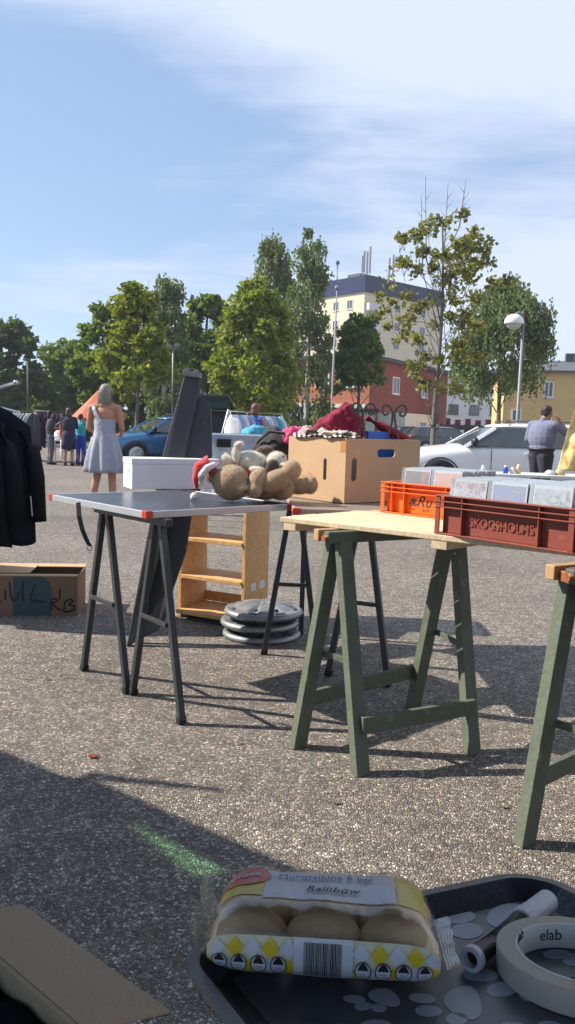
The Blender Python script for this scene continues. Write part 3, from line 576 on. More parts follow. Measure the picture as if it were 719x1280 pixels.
gt = green_trestle('green wooden trestle standing under the left end of the slatted table')
sh = P(655,1055)-P(372,934)
copy_tree(gt, loc=gt.location+Vector((sh.x, sh.y, 0)), label='green wooden trestle cut by the right edge of the photo under the brown crate')
# ================================================================= crates
def crate(name, label, o, u, n_in, Wd, D, Hh, mt, ribs):
    """o front left bottom corner, u along the front, n_in inwards"""
    u = Vector(u).normalized(); n = Vector(n_in).normalized()
    t = thing(name, label, 'crate', o, 'plastic crates on the slatted table')
    fl = .022; wl = .004
    b = MB(); b.obox(o+u*fl+n*fl+ZV*.002, u*(Wd-2*fl), n*(D-2*fl), ZV*.006); b.build('floor', mt, t)
    def side(p, a, q, L, full):     # p corner outer, a along, q inward
        b = MB(); b.obox(p+a*fl+q*fl, a*(L-2*fl), q*wl, ZV*Hh)
        e0 = 0 if full else fl
        for z, h in ((Hh-.004,.004),(Hh-.022,.0035),(Hh-.040,.0035)): b.obox(p+a*e0+ZV*z, a*(L-2*e0), q*(fl-.0005), ZV*h)
        b.obox(p+a*e0+q*.004+ZV*.0, a*(L-2*e0), q*(fl-.0045), ZV*.005)
        for r in ribs:
            x = r*L; b.obox(p+a*(x-.0022)+q*.003+ZV*.0052, a*.0044, q*(fl-.0035), ZV*(Hh-.0095))
        return b.build('side', mt, t, bevel=.0008, segs=1)
    s1 = side(o, u, n, Wd, True); side(o+u*Wd+n*D, -u, -n, Wd, True); side(o+n*D, -n, u, D, False); side(o+u*Wd, n, -u, D, False)
    return t, s1, fl
BR = M_('brown crate plastic', (.24,.058,.04), .5, spec=.4, var=.1, vscale=12)
OR = M_('orange crate plastic', (.80,.14,.012), .45, spec=.4, var=.06, vscale=12); wear(BR, (.36,.16,.13), .4, 30); wear(OR, (.55,.12,.03), .5, 22)
o1 = P(541,667,HT); o1.z = HT+.001; uF = flat(o1, P(719,694,HT)); nF = Vector((-uF.y, uF.x, 0)); nF = nF if nF.y > 0 else -nF
RIB = (.012,.2,.768,.988)
crB, sB, fl = crate('crate', 'brown plastic crate full of CD cases with SKOGSHOLMS moulded on its side', o1, uF, nF, .50, .34, .128, BR, (.015,.215,.765,.985))
cx = o1 + uF*.245 + nF*(fl-.0002)
b = text_mb('SKOGSHOLMS', .042, lambda x, y, h: cx + uF*(x*.86) + ZV*(.036+y) - nF*(h), depth=.003, bold=.0003); b.build('moulded_lettering', BR, sB)
o2 = P(474,640,HT); o2.z = HT+.001; o2 += Vector((0,0.0,0)); uO = flat(o2, P(560,650,HT)); uO = (uO*.5+uF*.5).normalized(); nO = Vector((-uO.y, uO.x, 0)); nO = nO if nO.y > 0 else -nO
crO, sO, fl = crate('crate', 'orange plastic crate full of CD cases with black script and sun emblem', o2, uO, nO, .44, .32, .125, OR, (.015,.13,.27,.72,.985))
c2 = o2 + nO*(fl-.0002); BK2 = M_('black print', (.02,.018,.018), .6)
b = text_mb('Ru', .062, lambda x, y, h: c2 + uO*(.205+x*1.05) + ZV*(.037+y) - nO*h, depth=.0006, shear=.35); b.add(*(lambda m: (m.v, m.f))(text_mb('by Fa', .016, lambda x, y, h: c2 + uO*(.215+x) + ZV*(.02+y) - nO*h, depth=.0006, shear=.2)))
b.build('script_lettering', BK2, sO)
b = MB(); ec = c2+uO*.155+ZV*.055-nO*.0004
for k in range(9):
    a = math.pi*(k-4)/7+math.pi/2; r0, r1 = .010, .021 if k % 2 == 0 else .016
    pts = [ec+uO*math.cos(a-.16)*r0+ZV*math.sin(a-.16)*r0, ec+uO*math.cos(a)*r1+ZV*math.sin(a)*r1, ec+uO*math.cos(a+.16)*r0+ZV*math.sin(a+.16)*r0]; b.prism(pts, -nO*.0006)
b.prism([ec+uO*math.cos(a)*.009+ZV*math.sin(a)*.008 for a in [2*math.pi*k/12 for k in range(12)]], -nO*.0006)
b.obox(ec-uO*.02-ZV*.012, uO*.04, -nO*.0006, ZV*.004); b.obox(ec-uO*.014-ZV*.018, uO*.028, -nO*.0006, ZV*.003)
b.build('sun_emblem', BK2, sO)
b = text_mb('Ruta', .009, lambda x, y, h: c2 + uO*(.155+x) + ZV*(.022+y) - nO*h, depth=.0006); b.build('small_lettering', BK2, sO)
# ---- CD cases -----------------------------------------------------------
CLR = thin_clear('clear polystyrene', gloss=.16, rough=.06, body=.36, bodycol=(.62,.66,.70))
def cd_proto(name, label, o, u, n, inlay, tray, tilt, group, cat='CD case'):
    t = thing(name, label, cat, o, group); w_, h_, d_ = .142, .124, .0098; up = (ZV*math.cos(tilt)+n*math.sin(tilt)); nn = (n*math.cos(tilt)-ZV*math.sin(tilt))
    b = MB(); b.obox(o, u*w_, nn*d_, up*h_); b.build('clear_case', CLR, t, bevel=.0007, segs=1)
    b = MB(); b.obox(o+u*.014+nn*.0016+up*.002, u*(w_-.016), nn*.0014, up*(h_-.004)); bk_ = b.build('booklet', PWH, t)
    b = MB(); b.obox(o+u*.019+nn*.0013+up*.007, u*(w_-.026), nn*.0003, up*(h_-.018)); b.build('cover_art', inlay, bk_)
    b = MB(); b.obox(o+u*.0008+nn*.001+up*.002, u*.011, nn*.008, up*(h_-.004)); b.build('hinge_strip', TR2 if tray is TR2 else TR1, t)
    b = MB(); b.obox(o+u*.002+nn*.0048+up*.003, u*(w_-.004), nn*.0035, up*(h_-.006)); b.build('disc_tray', tray, t); return t
def cover(name, c1, c2, c3, scale=18):
    M = bpy.data.materials.new(name); M.use_nodes = True; tt = M.node_tree; bb = tt.nodes['Principled BSDF']; bb.inputs['Roughness'].default_value = .4
    tcn = tt.nodes.new('ShaderNodeTexCoord'); vo = tt.nodes.new('ShaderNodeTexNoise'); vo.inputs['Scale'].default_value = scale; vo.inputs['Detail'].default_value = 5; vo.inputs['Distortion'].default_value = 1.2; tt.links.new(tcn.outputs['Object'], vo.inputs['Vector'])
    cr = tt.nodes.new('ShaderNodeValToRGB'); e = cr.color_ramp.elements; e[0].position = .36; e[0].color = (*c1,1); e[1].position = .53; e[1].color = (*c2,1); x = e.new(.66); x.color = (*c3,1); x = e.new(.44); x.color = tuple((a_+b_)/2 for a_, b_ in zip(c1, c2))+(1,)
    tt.links.new(vo.outputs[0], cr.inputs[0]); tt.links.new(cr.outputs[0], bb.inputs['Base Color']); return M
PWH = M_('white card', (.72,.72,.70), .55)
COV = [cover('cover red white', (.35,.02,.05), (.7,.65,.65), (.12,.02,.03), 45), cover('cover blue', (.02,.14,.5), (.02,.08,.38), (.6,.12,.04), 30), cover('cover pale', (.6,.62,.6), (.35,.42,.45), (.05,.06,.06), 40), cover('cover white red', (.75,.75,.72), (.6,.03,.06), (.7,.7,.7), 24),
       cover('cover orange', (.65,.12,.03), (.8,.3,.05), (.5,.05,.02), 35), cover('cover black', (.02,.02,.02), (.05,.05,.05), (.5,.1,.1), 20)]
TR1 = M_('grey disc tray', (.33,.34,.36), .35); TR2 = M_('black disc tray', (.02,.02,.02), .3)
nme = {0:'crimson and white', 1:'blue and orange', 2:'pale grey green', 3:'white with a red patch', 4:'orange red', 5:'black and red'}
def fill(o, u, n, Wd, D, zb, fronts, group, where, kmax, seed):
    rg = random.Random(seed); ncol = int((Wd-.05)/.147); st = (Wd-ncol*.147)/2
    protos = []
    for i in range(ncol):
        tl = rg.uniform(.10,.16); y = .030
        p = cd_proto('cd_case', 'CD case with %s cover frontmost in the %s' % (nme[fronts[i]], where), o+u*(st+i*.147)+n*y+ZV*zb, u, n, COV[fronts[i]], TR1 if fronts[i] in (0,2,3) else TR2, tl, group)
        for k in range(1, kmax):
            y += .0104 if rg.random() < .9 else .016
            if y > D-.06: break
            q = copy_tree(p, loc=o+u*(st+i*.147+rg.uniform(-.002,.002))+n*y+ZV*(zb+rg.uniform(-.001,.0022)), label='clear CD case packed behind the front ones in the %s' % where)
            q['group'] = group+' rows'
            if rg.random() < .5:
                for ch in q.children:
                    if ch.name.startswith('disc_tray'):
                        ch.material_slots[0].link = 'OBJECT'; ch.material_slots[0].material = rg.choice((TR1, TR2))
fill(o1, uF, nF, .50, .34, .062, [0,1,2], 'CD cases in the brown crate', 'brown crate', 26, 5)
fill(o2, uO, nO, .44, .32, .062, [5,4], 'CD cases in the orange crate', 'orange crate', 26, 6)
# second brown crate's neighbour: another crate of CDs behind, whose tops show
o4 = o1 + uF*.505; o4.z = HT+.001
crN, sN, fl = crate('crate', 'second brown plastic crate cut by the right edge of the photo', o4, uF, nF, .50, .34, .128, BR, (.015,.215,.765,.985))
fill(o4, uF, nF, .50, .34, .062, [3,2,0], 'CD cases in the right brown crate', 'right brown crate', 26, 9)
o5 = o1 + nF*.352 + uF*.19
cr5, s5, fl = crate('crate', 'brown plastic crate of CD cases hidden behind the lettered crate', o5, uF, nF, .50, .34, .126, BR, (.015,.215,.765,.985))
fill(o5, uF, nF, .50, .34, .058, [2,5,2], 'CD cases in the rear crate', 'rear brown crate', 26, 11)
# ================================================================= cardboard box with household things
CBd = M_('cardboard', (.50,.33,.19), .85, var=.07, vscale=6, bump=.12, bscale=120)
E1 = P(430,630,HT); E1.z = HT+.002; zt = HT+.292
pl = flat(E1, Q(349,600,3.92)); L1 = .40; pr = Vector((-pl.y, pl.x, 0)); pr = pr if pr.x > 0 else -pr; L2 = .50
def wall_with_holes(b, o, a, n, L, Hh, th_, holes):
    """panel in the plane (a, z) with stadium shaped holes cut out: built as a grid of cells left out, hole edges rounded"""
    xs = sorted(set([0, L] + [h[0]-h[2]/2 for h in holes] + [h[0]+h[2]/2 for h in holes])); zs = sorted(set([0, Hh] + [h[1]-h[3]/2 for h in holes] + [h[1]+h[3]/2 for h in holes]))
    for i in range(len(xs)-1):
        for j in range(len(zs)-1):
            cxx = (xs[i]+xs[i+1])/2; cz = (zs[j]+zs[j+1])/2
            if any(abs(cxx-h[0]) < h[2]/2 and abs(cz-h[1]) < h[3]/2 for h in holes): continue
            b.obox(o+a*xs[i]+ZV*zs[j], a*(xs[i+1]-xs[i]), n*th_, ZV*(zs[j+1]-zs[j]))
    for (hx, hz, hw, hh) in holes:      # round the ends
        r = min(hw, hh)/2
        ends = [(hx, hz+hh/2-r, 0), (hx, hz-hh/2+r, 1)] if hh > hw else [(hx+hw/2-r, hz, 2), (hx-hw/2+r, hz, 3)]
        for (ex, ez, k) in ends:
            for s in (0, 1):
                base = {0:0, 1:180, 2:-90, 3:90}[k] + 90*s; c0 = (ex+r*math.sqrt(2)*math.cos(R(base+45)), ez+r*math.sqrt(2)*math.sin(R(base+45)))
                pts = [c0] + [(ex+r*math.cos(R(base+q)), ez+r*math.sin(R(base+q))) for q in range(0, 91, 15)]
                b.prism([o+a*x+ZV*z+n*.0005 for x, z in pts], n*(th_-.001))
t = thing('cardboard_box', 'large open cardboard box with slot holes full of household things on the table', 'box', E1)
Hc = .290; tk = .006
b = MB(); wall_with_holes(b, E1, pl, pr, L1, Hc, tk, [(.135,.145,.022,.10)]); b.build('side', CBd, t)
b = MB(); wall_with_holes(b, E1+pl*tk+pr*tk, pr, pl, L2-tk, Hc, tk, [(.055,.15,.034,.105),(.26,.225,.12,.038)]); b.build('side', CBd, t)
b = MB(); b.obox(E1+pr*(L2)+pl*tk, pl*(L1-tk), -pr*tk, ZV*Hc); b.build('side', CBd, t)
b = MB(); b.obox(E1+pl*L1+pr*tk, -pl*tk, pr*(L2-2*tk), ZV*Hc); b.build('side', CBd, t)
b = MB(); b.obox(E1+pl*tk*2+pr*tk*2+ZV*.001, pl*(L1-4*tk), pr*(L2-4*tk), ZV*tk); b.build('bottom', CBd, t)
b = MB(); b.obox(E1-pl*.001-pr*.0015+ZV*(Hc-.06), pl*.035, pr*.0012, ZV*.061); b.build('tape', M_('brown tape', (.45,.2,.07), .35), t)
b = MB(); 
for (x, z, s) in ((.22,.10,.03),(.25,.088,.026),(.24,.12,.02),(.285,.105,.024)): b.prism([E1+pl*(x+s*.8*math.cos(a)*(.7+.4*abs(nz3(a*2,x*50))))+ZV*(z+s*.35*math.sin(a))-pr*.0004 for a in [2*math.pi*k/14 for k in range(14)]], -pr*.0004)
b.build('faded_print', M_('faded orange print', (.48,.27,.11), .85), t)
def IN(x, y, z): return E1 + pl*x + pr*y + ZV*z           # inside the box
def blob(b, c, r, seed, rough=.25, n=28, m=18, rot=None, ridge=0):
    c = Vector(c); Rm = Euler(rot).to_matrix() if rot else Matrix.Identity(3); s = MB(); s.ell((0,0,0), r, n=n, m=m); out_ = []
    for v in s.v:
        k = 1 + rough*nz3(v.x*9/max(r)*.25+seed, v.y*9/max(r)*.25, v.z*9/max(r)*.25) + rough*.4*nz3(v.x*30, v.y*30+seed, v.z*30)
        if ridge: k += .03*math.sin((v.x+v.z)*ridge)
        out_.append(c + Rm @ (v*k))
    b.add(out_, s.f)
# magenta knitted cushion
t2 = thing('knitted_cushion', 'crimson ribbed knitted cushion sticking out of the cardboard box', 'cushion', IN(.24,.2,.15))
b = MB(); blob(b, Q(424,537,3.88), (.125,.08,.095), 3, .2, 44, 30, (0,R(-14),R(10)), ridge=420); b.build('cover', M_('crimson knit', (.22,.010,.035), .9, sheen=.08, var=.2, vscale=40, bump=.5, bscale=160), t2, smooth=True)
b = MB(); blob(b, Q(433,515,3.86), (.04,.03,.045), 5, .3, rot=(0,R(30),0)); blob(b, Q(405,541,3.84), (.06,.05,.05), 15, .3); b.build('corner_tassel', MT['crimson knit'], t2, smooth=True)
t2 = thing('fabric_roll', 'dark red cloth roll lying aslant behind the scroll ironwork', 'cloth', IN(.05,.3,.2))
b = MB(); b.tube([Q(458,522,3.98), Q(475,532,3.98), Q(495,542,3.99), Q(514,553,4.0)], [.022,.024,.022,.018], 12); b.build('cloth', M_('dark red cloth', (.22,.015,.02), .8), t2, smooth=True)
# striped cloth over the front edge
def drape(c, w_, d_, amp, seed, tilt=0.0):
    return lambda u, v: c + pl*((u-.5)*w_) + pr*((v-.5)*d_) + ZV*(amp*nz3(u*3+seed, v*3) + .5*amp*nz3(u*9+seed, v*6) - tilt*abs(v-.5)**2*4*.03)
stripe = bpy.data.materials.new('striped cloth'); stripe.use_nodes = True; tt = stripe.node_tree; tcn = tt.nodes.new('ShaderNodeTexCoord'); wv = tt.nodes.new('ShaderNodeTexWave'); wv.inputs['Scale'].default_value = 14; wv.inputs['Distortion'].default_value = 2.5; wv.inputs['Detail'].default_value = 1
tt.links.new(tcn.outputs['Object'], wv.inputs['Vector']); cr = tt.nodes.new('ShaderNodeValToRGB'); cr.color_ramp.interpolation = 'CONSTANT'; cr.color_ramp.elements[0].color = (.04,.04,.045,1); cr.color_ramp.elements[1].position = .45; cr.color_ramp.elements[1].color = (.6,.6,.58,1); tt.links.new(wv.outputs['Color'], cr.inputs[0]); tt.links.new(cr.outputs[0], tt.nodes['Principled BSDF'].inputs['Base Color']); tt.nodes['Principled BSDF'].inputs['Roughness'].default_value = .85
b = MB(); b.sheet(drape(IN(.19,.05,.295), .34, .13, .018, 2), 40, 14); tag(b.build('striped_cloth', stripe, smooth=True, solid=.004, origin=IN(.19,.05,.29)), 'black and white striped cloth laid over the front rim of the cardboard box', 'cloth')
b = MB(); b.sheet(drape(IN(.16,.09,.315), .14, .12, .03, 8), 16, 14); tag(b.build('patterned_napkin', cover('napkin print', (.62,.56,.48), (.45,.36,.28), (.7,.66,.6), 90), smooth=True, solid=.004, origin=IN(.16,.09,.31)), 'folded beige patterned cloth on top of the striped cloth', 'cloth')
t2 = thing('folder', 'bright blue plastic folder standing in the cardboard box behind the ironwork', 'folder', IN(.03,.18,.1))
q0 = Q(458,600,3.86)-ZV*.0; b = MB(); fd = (pr*.9+pl*.1).normalized(); b.obox(q0, fd*.24, pl*.03, ZV*.235); b.build('cover', M_('blue plastic', (.015,.11,.55), .35), t2, bevel=.004)
b = MB(); b.obox(q0+pl*.006+fd*.006+ZV*.01, fd*.24, pl*.018, ZV*.222); b.build('papers', M_('paper', (.75,.74,.7), .8), t2)
t2 = thing('picture_frame', 'dark framed picture leaning out of the cardboard box on its left side', 'picture frame', IN(.34,.06,.1))
fo = IN(.385,.03,.12); fu = (-pl*.55+pr*.5).normalized(); fv = (ZV*.9-pl*.35).normalized(); fn = fu.cross(fv).normalized()
b = MB(); fw, fh, ft = .10, .22, .014
for a0, a1, c0, c1 in ((0,fw,0,ft),(0,fw,fh-ft,fh),(0,ft,ft,fh-ft),(fw-ft,fw,ft,fh-ft)): b.obox(fo+fu*a0+fv*c0, fu*(a1-a0), fn*.015, fv*(c1-c0))
b.build('frame', M_('dark wood frame', (.06,.05,.045), .5), t2, bevel=.002)
b = MB(); b.obox(fo+fu*ft+fv*ft+fn*.003, fu*(fw-2*ft), fn*.005, fv*(fh-2*ft)); b.build('picture', cover('picture print', (.35,.38,.36), (.12,.13,.13), (.55,.55,.5), 60), t2)
# wrought iron scroll rack: two pairs of scrolls
IR = M_('dark wrought iron', (.11,.10,.10), .35, metal=.8, var=.3, vscale=60)
t2 = thing('scroll_rack', 'black wrought iron rack with four curled scroll ends rising from the cardboard box', 'rack', IN(.02,.12,.05))
for (xpix, ypix, dY, sg) in ((378,508,.08,1),(441,506,.10,-1),(0,0,0,0)):
    pass
for (px0, pyc, YY, sg, bx) in ((371,508,3.78,-1,396),(462,507,3.76,1,418),(487,509,3.93,-1,503),(508,509,3.93,1,516)): pass
def scroll(pts, YY):
    b = MB(); q = [Q(x, y, YY) for x, y in pts]; out_ = []
    for i in range(len(q)-1):      # Catmull-Rom
        p0, p1, p2, p3 = q[max(i-1,0)], q[i], q[i+1], q[min(i+2,len(q)-1)]
        for k in range(5):
            t_ = k/5; out_.append(0.5*((2*p1)+(p2-p0)*t_+(2*p0-5*p1+4*p2-p3)*t_*t_+(3*p1-p0-3*p2+p3)*t_**3))
    out_.append(q[-1])
    for i in range(len(out_)-1):
        d = out_[i+1]-out_[i]; b.bar(out_[i], out_[i+1]+d*.12, .009, .012, side=d.cross(Vector((0,1,0))))
    return b
for pts, YY in (([(444,562),(449,540),(453,522),(452,510),(447,504),(441,507),(440,514),(445,517),(448,512)], 3.76),
                ([(459,562),(457,545),(454,528),(455,513),(461,505),(467,506),(469,512),(466,518),(461,517),(462,512)], 3.74),
                ([(482,562),(485,546),(490,528),(490,514),(485,507),(479,508),(478,515),(482,519),(486,516)], 3.86),
                ([(501,562),(498,546),(494,528),(494,514),(500,507),(506,508),(508,514),(505,520),(500,519),(501,514)], 3.84)):
    scroll(pts, YY).build('scroll', IR, t2)
b = MB(); b.bar(Q(442,559,3.76), Q(504,561,3.85), .01, .01); b.build('crosspiece', IR, t2)
# black bag and clothes heap behind the box
BF = M_('black cloth', (.018,.018,.02), .85, sheen=.2, bump=.3, bscale=50)
c = Q(350,556,4.2); t2 = thing('clothes_bag', 'black fabric bag with clothes behind the left rim of the cardboard box', 'bag', (c.x, c.y, HT))
b = MB(); blob(b, (c.x-.01,c.y,HT+.15), (.15,.11,.17), 12, .3, 34, 24); b.build('bag', BF, t2, smooth=True)
b = MB(); b.tube([(c.x-.12,c.y-.05,HT+.25),(c.x-.05,c.y-.1,HT+.31),(c.x+.05,c.y-.1,HT+.3),(c.x+.11,c.y-.08,HT+.22)], .008, 8); b.build('handle', BF, t2, smooth=True)
b = MB(); q = Q(368,545,4.1); blob(b, q, (.055,.04,.05), 21, .4); tag(b.build('scarf', M_('pink cloth', (.55,.06,.18), .85, bump=.4), smooth=True, origin=q), 'crumpled pink cloth between black bag and cardboard box', 'cloth')
b = MB(); q = Q(385,545,4.05); blob(b, q, (.05,.05,.05), 23, .4); tag(b.build('jumper', M_('light pink knit', (.55,.38,.36), .9, bump=.4), smooth=True, origin=q), 'pale pink knit peeping over the left rim of the box', 'clothing')
# ---- pine shelf unit, tub on it --------------------------------------------
wear(CBd, (.60,.44,.28), .35, 14); wear(DM, (.12,.12,.12), .35, 40); wear(TOPB, (.10,.10,.11), .35, 18)
PN = wood('pine board', (.72,.43,.18), (.60,.32,.12), R(40), 5); PL_ = M_('price label', (.78,.78,.78), .7)
FA = P(222,771); FB = P(301,784); FA.z = FB.z = 0; su = flat(FA, FB); sn = Vector((-su.y, su.x, 0)); sn = sn if sn.y > 0 else -sn; SW = (FB-FA).length+.02; SDp = .27; SH = .70; tb = .022
t = thing('shelf_unit', 'open pine shelf unit standing on the asphalt behind the folding table', 'shelf', FA)
b = MB(); b.obox(FA, su*tb, sn*SDp, ZV*SH); b.build('side_panel', PN, t, bevel=.002)
b = MB(); b.obox(FA+su*(SW-tb), su*tb, sn*SDp, ZV*SH); sp_ = b.build('side_panel', PN, t, bevel=.002)
for x in (.07, .17):
    b = MB(); b.obox(FA+su*(SW+.0004)+sn*x+ZV*.195, su*.0008, sn*.052, ZV*.042); lb = b.build('price_label', PL_, sp_)
    b = MB(); 
    for k in range(3): b.obox(FA+su*(SW+.0013)+sn*(x+.012)+ZV*(.206+.009*k), su*.0004, sn*(.028-.005*(k%2)), ZV*.0022)
    b.build('print', M_('grey print', (.25,.3,.42), .7), lb)
for z in (.035, .235, .455, SH-.03):
    b = MB(); ext = .05 if z < .1 else .006; b.obox(FA+su*(tb+.0005)-sn*ext+ZV*z, su*(SW-2*tb-.001), sn*(SDp-.01+ext), ZV*.022); b.build('shelf', PN, t, bevel=.002)
b = MB(); b.obox(FA+su*(tb+.0005)+sn*(SDp-.012)+ZV*.06, su*(SW-2*tb-.001), sn*.008, ZV*.06); b.build('back_rail', PN, t)
c = FA+su*SW*.5+sn*.16; TB = thin_clear('milky tub plastic', (.8,.86,.92), gloss=.16, rough=.15, body=.42, bodycol=(.62,.72,.82))
q0 = Q(264,560,4.78); q1 = Q(336,560,4.78); x0, x1 = q0.x, q1.x; y0, y1 = 4.62, 4.94; z0 = SH+.002; z1 = Q(300,543,4.7).z
t = thing('storage_tub', 'clear plastic storage tub standing on the pine shelf behind the toys', 'tub', ((x0+x1)/2, 4.78, z0))
def rr(x0, x1, y0, y1, z, r, n=5):
    out_ = []
    for cx_, cy_, a0 in ((x1-r,y1-r,0),(x0+r,y1-r,90),(x0+r,y0+r,180),(x1-r,y0+r,270)):
        for k in range(n+1): a = R(a0+90*k/n); out_.append(Vector((cx_+r*math.cos(a), cy_+r*math.sin(a), z)))
    return out_
b = MB(); b.loft([rr(x0+.02,x1-.02,y0+.02,y1-.02,z0,.03), rr(x0,x1,y0,y1,z1-.03,.035), rr(x0,x1,y0,y1,z1,.035), rr(x0+.006,x1-.006,y0+.006,y1-.006,z1,.03), rr(x0+.006,x1-.006,y0+.006,y1-.006,z1-.03,.03), rr(x0+.025,x1-.025,y0+.025,y1-.025,z0+.006,.03)], cap=False)
b.add([p for p in rr(x0+.02,x1-.02,y0+.02,y1-.02,z0+.001,.03)], [tuple(range(24))]); b.build('body', TB, t, smooth=False)
b = MB(); b.loft([rr(x0-.012,x1+.012,y0-.012,y1+.012,z1-.035,.04), rr(x0-.014,x1+.014,y0-.014,y1+.014,z1-.004,.04), rr(x0-.002,x1+.002,y0-.002,y1+.002,z1+.002,.035), rr(x0-.002,x1+.002,y0-.002,y1+.002,z1-.035,.035)], cap=False); b.build('rim', TB, t)
b = MB(); qh = Q(277,553,4.60); b.obox(Vector((qh.x-.03,y0-.03,qh.z-.028)), (.085,0,0), (0,.02,0), (0,0,.05)); b.build('clasp', M_('black plastic', (.02,.02,.022), .4), t, bevel=.008)
b = MB(); qh = Q(272,565,4.60); blob(b, (qh.x+.02,y0+.11,z0+.15), (.06,.06,.13), 33, .3); blob(b, (x0+.22,y0+.12,z0+.12), (.07,.07,.10), 35, .3); tag(b.build('bundled_clothes', M_('white cotton', (.72,.72,.72), .85), smooth=True, origin=(x0+.2,y0+.1,z0)), 'white bundled cloths inside the clear storage tub', 'cloth')
# hubcaps
hc = P(333,806); cH = Vector((-.12, hc.y+.19, 0)); 
SV = wear(M_('silver hubcap paint', (.27,.275,.285), .42, metal=.45, var=.15), (.10,.095,.09), .6, 22)
def hubcap(label, c, z, rot, cat='hubcap'):
    t = thing('hubcap', label, cat, (c.x, c.y, z), 'stacked silver hubcaps on the ground'); n = 84; rings = []
    for (r, h) in ((.206,.0),(.212,.012),(.205,.026),(.190,.032),(.176,.027),(.150,.044),(.105,.055),(.062,.062),(.05,.056),(.02,.058)):
        rings.append([Vector((c.x+r*math.cos(2*math.pi*j/n), c.y+r*math.sin(2*math.pi*j/n), z+h - (.03*max(0, math.sin(7*(2*math.pi*j/n)+rot)-.35) if .09 < r < .18 else 0))) for j in range(n)])
    b = MB(); b.loft(rings, cap=False); b.add([Vector((c.x,c.y,z+.058))]+rings[-1], [(0, 1+j, 1+(j+1) % n) for j in range(n)]); b.build('cover', SV, t, smooth=True, solid=.003)
    b = MB()
    for q in range(7):
        a_ = (math.pi/2-rot)/7+2*math.pi*q/7
        for da, rr_, sx_, sy_ in ((0,.166,.026,.0095),(.0,.118,.012,.010)):
            cc_ = Vector((c.x+rr_*math.cos(a_+da), c.y+rr_*math.sin(a_+da), z+(.024 if rr_ > .15 else .034))); ta_ = Vector((-math.sin(a_), math.cos(a_), 0)); ra_ = Vector((math.cos(a_), math.sin(a_), 0))
            b.prism([cc_+ta_*sx_*math.cos(x_)+ra_*sy_*math.sin(x_) for x_ in [2*math.pi*w_/14 for w_ in range(14)]], ZV*.010)
    for q in range(14):
        a_ = 2*math.pi*q/14+rot; ra_ = Vector((math.cos(a_), math.sin(a_), 0)); ta_ = Vector((-ra_.y, ra_.x, 0)); cc_ = Vector((c.x,c.y,z+.006))+ra_*.2095; b.obox(cc_-ta_*.026-ra_*.003, ta_*.052, ra_*.0045, ZV*.009)
    b.build('vent_slots', M_('dark clip ring', (.06,.06,.065), .6), t)
    b = MB(); b.lathe(Vector((c.x,c.y,z+.002)), [(.188,0),(.188,.022),(.180,.022),(.180,0)], 40); b.build('clip_ring', M_('dark clip ring', (.06,.06,.065), .6), t)
    return t
for k, (dx, dy, dz) in enumerate(((0.0,0,.002),(-.012,.006,.062),(.008,-.004,.124))):
    hubcap(['lowest hubcap of the stack beside the pine shelf', 'middle hubcap of the stack beside the pine shelf', 'topmost hubcap of the stack beside the pine shelf'][k], cH+Vector((dx,dy,0)), dz, k*1.1)
for k in range(3): pass
# tall dark folded board ----------------------------------------------------
DB = M_('dark grey board plastic', (.035,.037,.043), .6, var=.15, bump=.2, bscale=80)
b0 = P(162,812); b0.z = 0; Yb = b0.y+.02
t = thing('folded_board', 'tall dark grey folded plastic board leaning upright behind the folding table', 'board', (b0.x+.06, Yb+.05, 0))
def qd(px, py, f): return Q(px, py, Yb+.03 + .40*f)
def slab(b, pts, thick):      # pts: (px,py,f) outline
    v = [qd(*p) for p in pts]; n = (v[1]-v[0]).cross(v[2]-v[0]).normalized(); n = n if n.y > 0 else -n; b.prism(v, n*thick)
b = MB(); slab(b, [(158,808,0),(172,800,0.02),(193,720,.25),(226,600,.62),(249,490,.95),(250,472,1.0),(230,470,1.0),(203,569,.7)], .035); b.build('front_panel', DB, t, bevel=.005)
b = MB(); slab(b, [(168,798,.16),(178,797,.16),(197,788,.18),(208,770,.22),(216,736,.30),(232,690,.42),(240,640,.56),(265,568,.78),(264,510,.95),(258,500,.98),(240,492,1.0),(228,560,.8),(190,700,.4)], .03); b.build('rear_panel', M_('dark grey ribbed plastic', (.04,.042,.047), .6, bump=.2), t, bevel=.005)
b = MB(); q = qd(229,468,1.0); b.obox(q+Vector((0,-.01,-.005)), (.095,0,-.012), (0,.06,0), (0,0,.028)); b.obox(q+Vector((.012,-.012,.0)), (.02,0,-.002), (0,.03,0), (0,0,.035)); b.obox(q+Vector((.06,-.012,-.008)), (.02,0,-.002), (0,.03,0), (0,0,.035)); b.build('metal_clip', GM, t, bevel=.003)
# white box --------------------------------------------------------------------
WB = M_('white coated cardboard', (.72,.72,.78), .6, var=.04)
w0 = P(165,612,HT); w0.z = HT+.001; wd = Vector((.90,.43,0)).normalized(); we = Vector((-wd.y, wd.x, 0)); wh = Q(165,573,w0.y).z-HT
t = thing('white_box', 'long low white cardboard box on the far side of the folding table', 'box', w0)
b = MB(); b.obox(w0, wd*.46, we*.18, ZV*(wh-.006)); b.build('body', WB, t, bevel=.003)
b = MB(); b.obox(w0-wd*.003-we*.003+ZV*(wh-.03), wd*.466, we*.186, ZV*.03); b.build('lid', WB, t, bevel=.004)
b = MB(); b.obox(w0-wd*.0012+we*.03+ZV*.02, wd*.001, we*.07, ZV*.0022); b.obox(w0-wd*.0012+we*.05+ZV*.085, wd*.001, we*.02, ZV*.012); b.obox(w0-wd*.0012+we*.085+ZV*.087, wd*.001, we*.012, ZV*.006); b.build('small_print', M_('grey print', (.25,.3,.42), .7), t)
b = MB(); b.obox(w0+wd*.012-we*.0012+ZV*.06, wd*.018, we*.001, ZV*.035); b.build('torn_patch', M_('paper', (.75,.74,.7), .8), t)
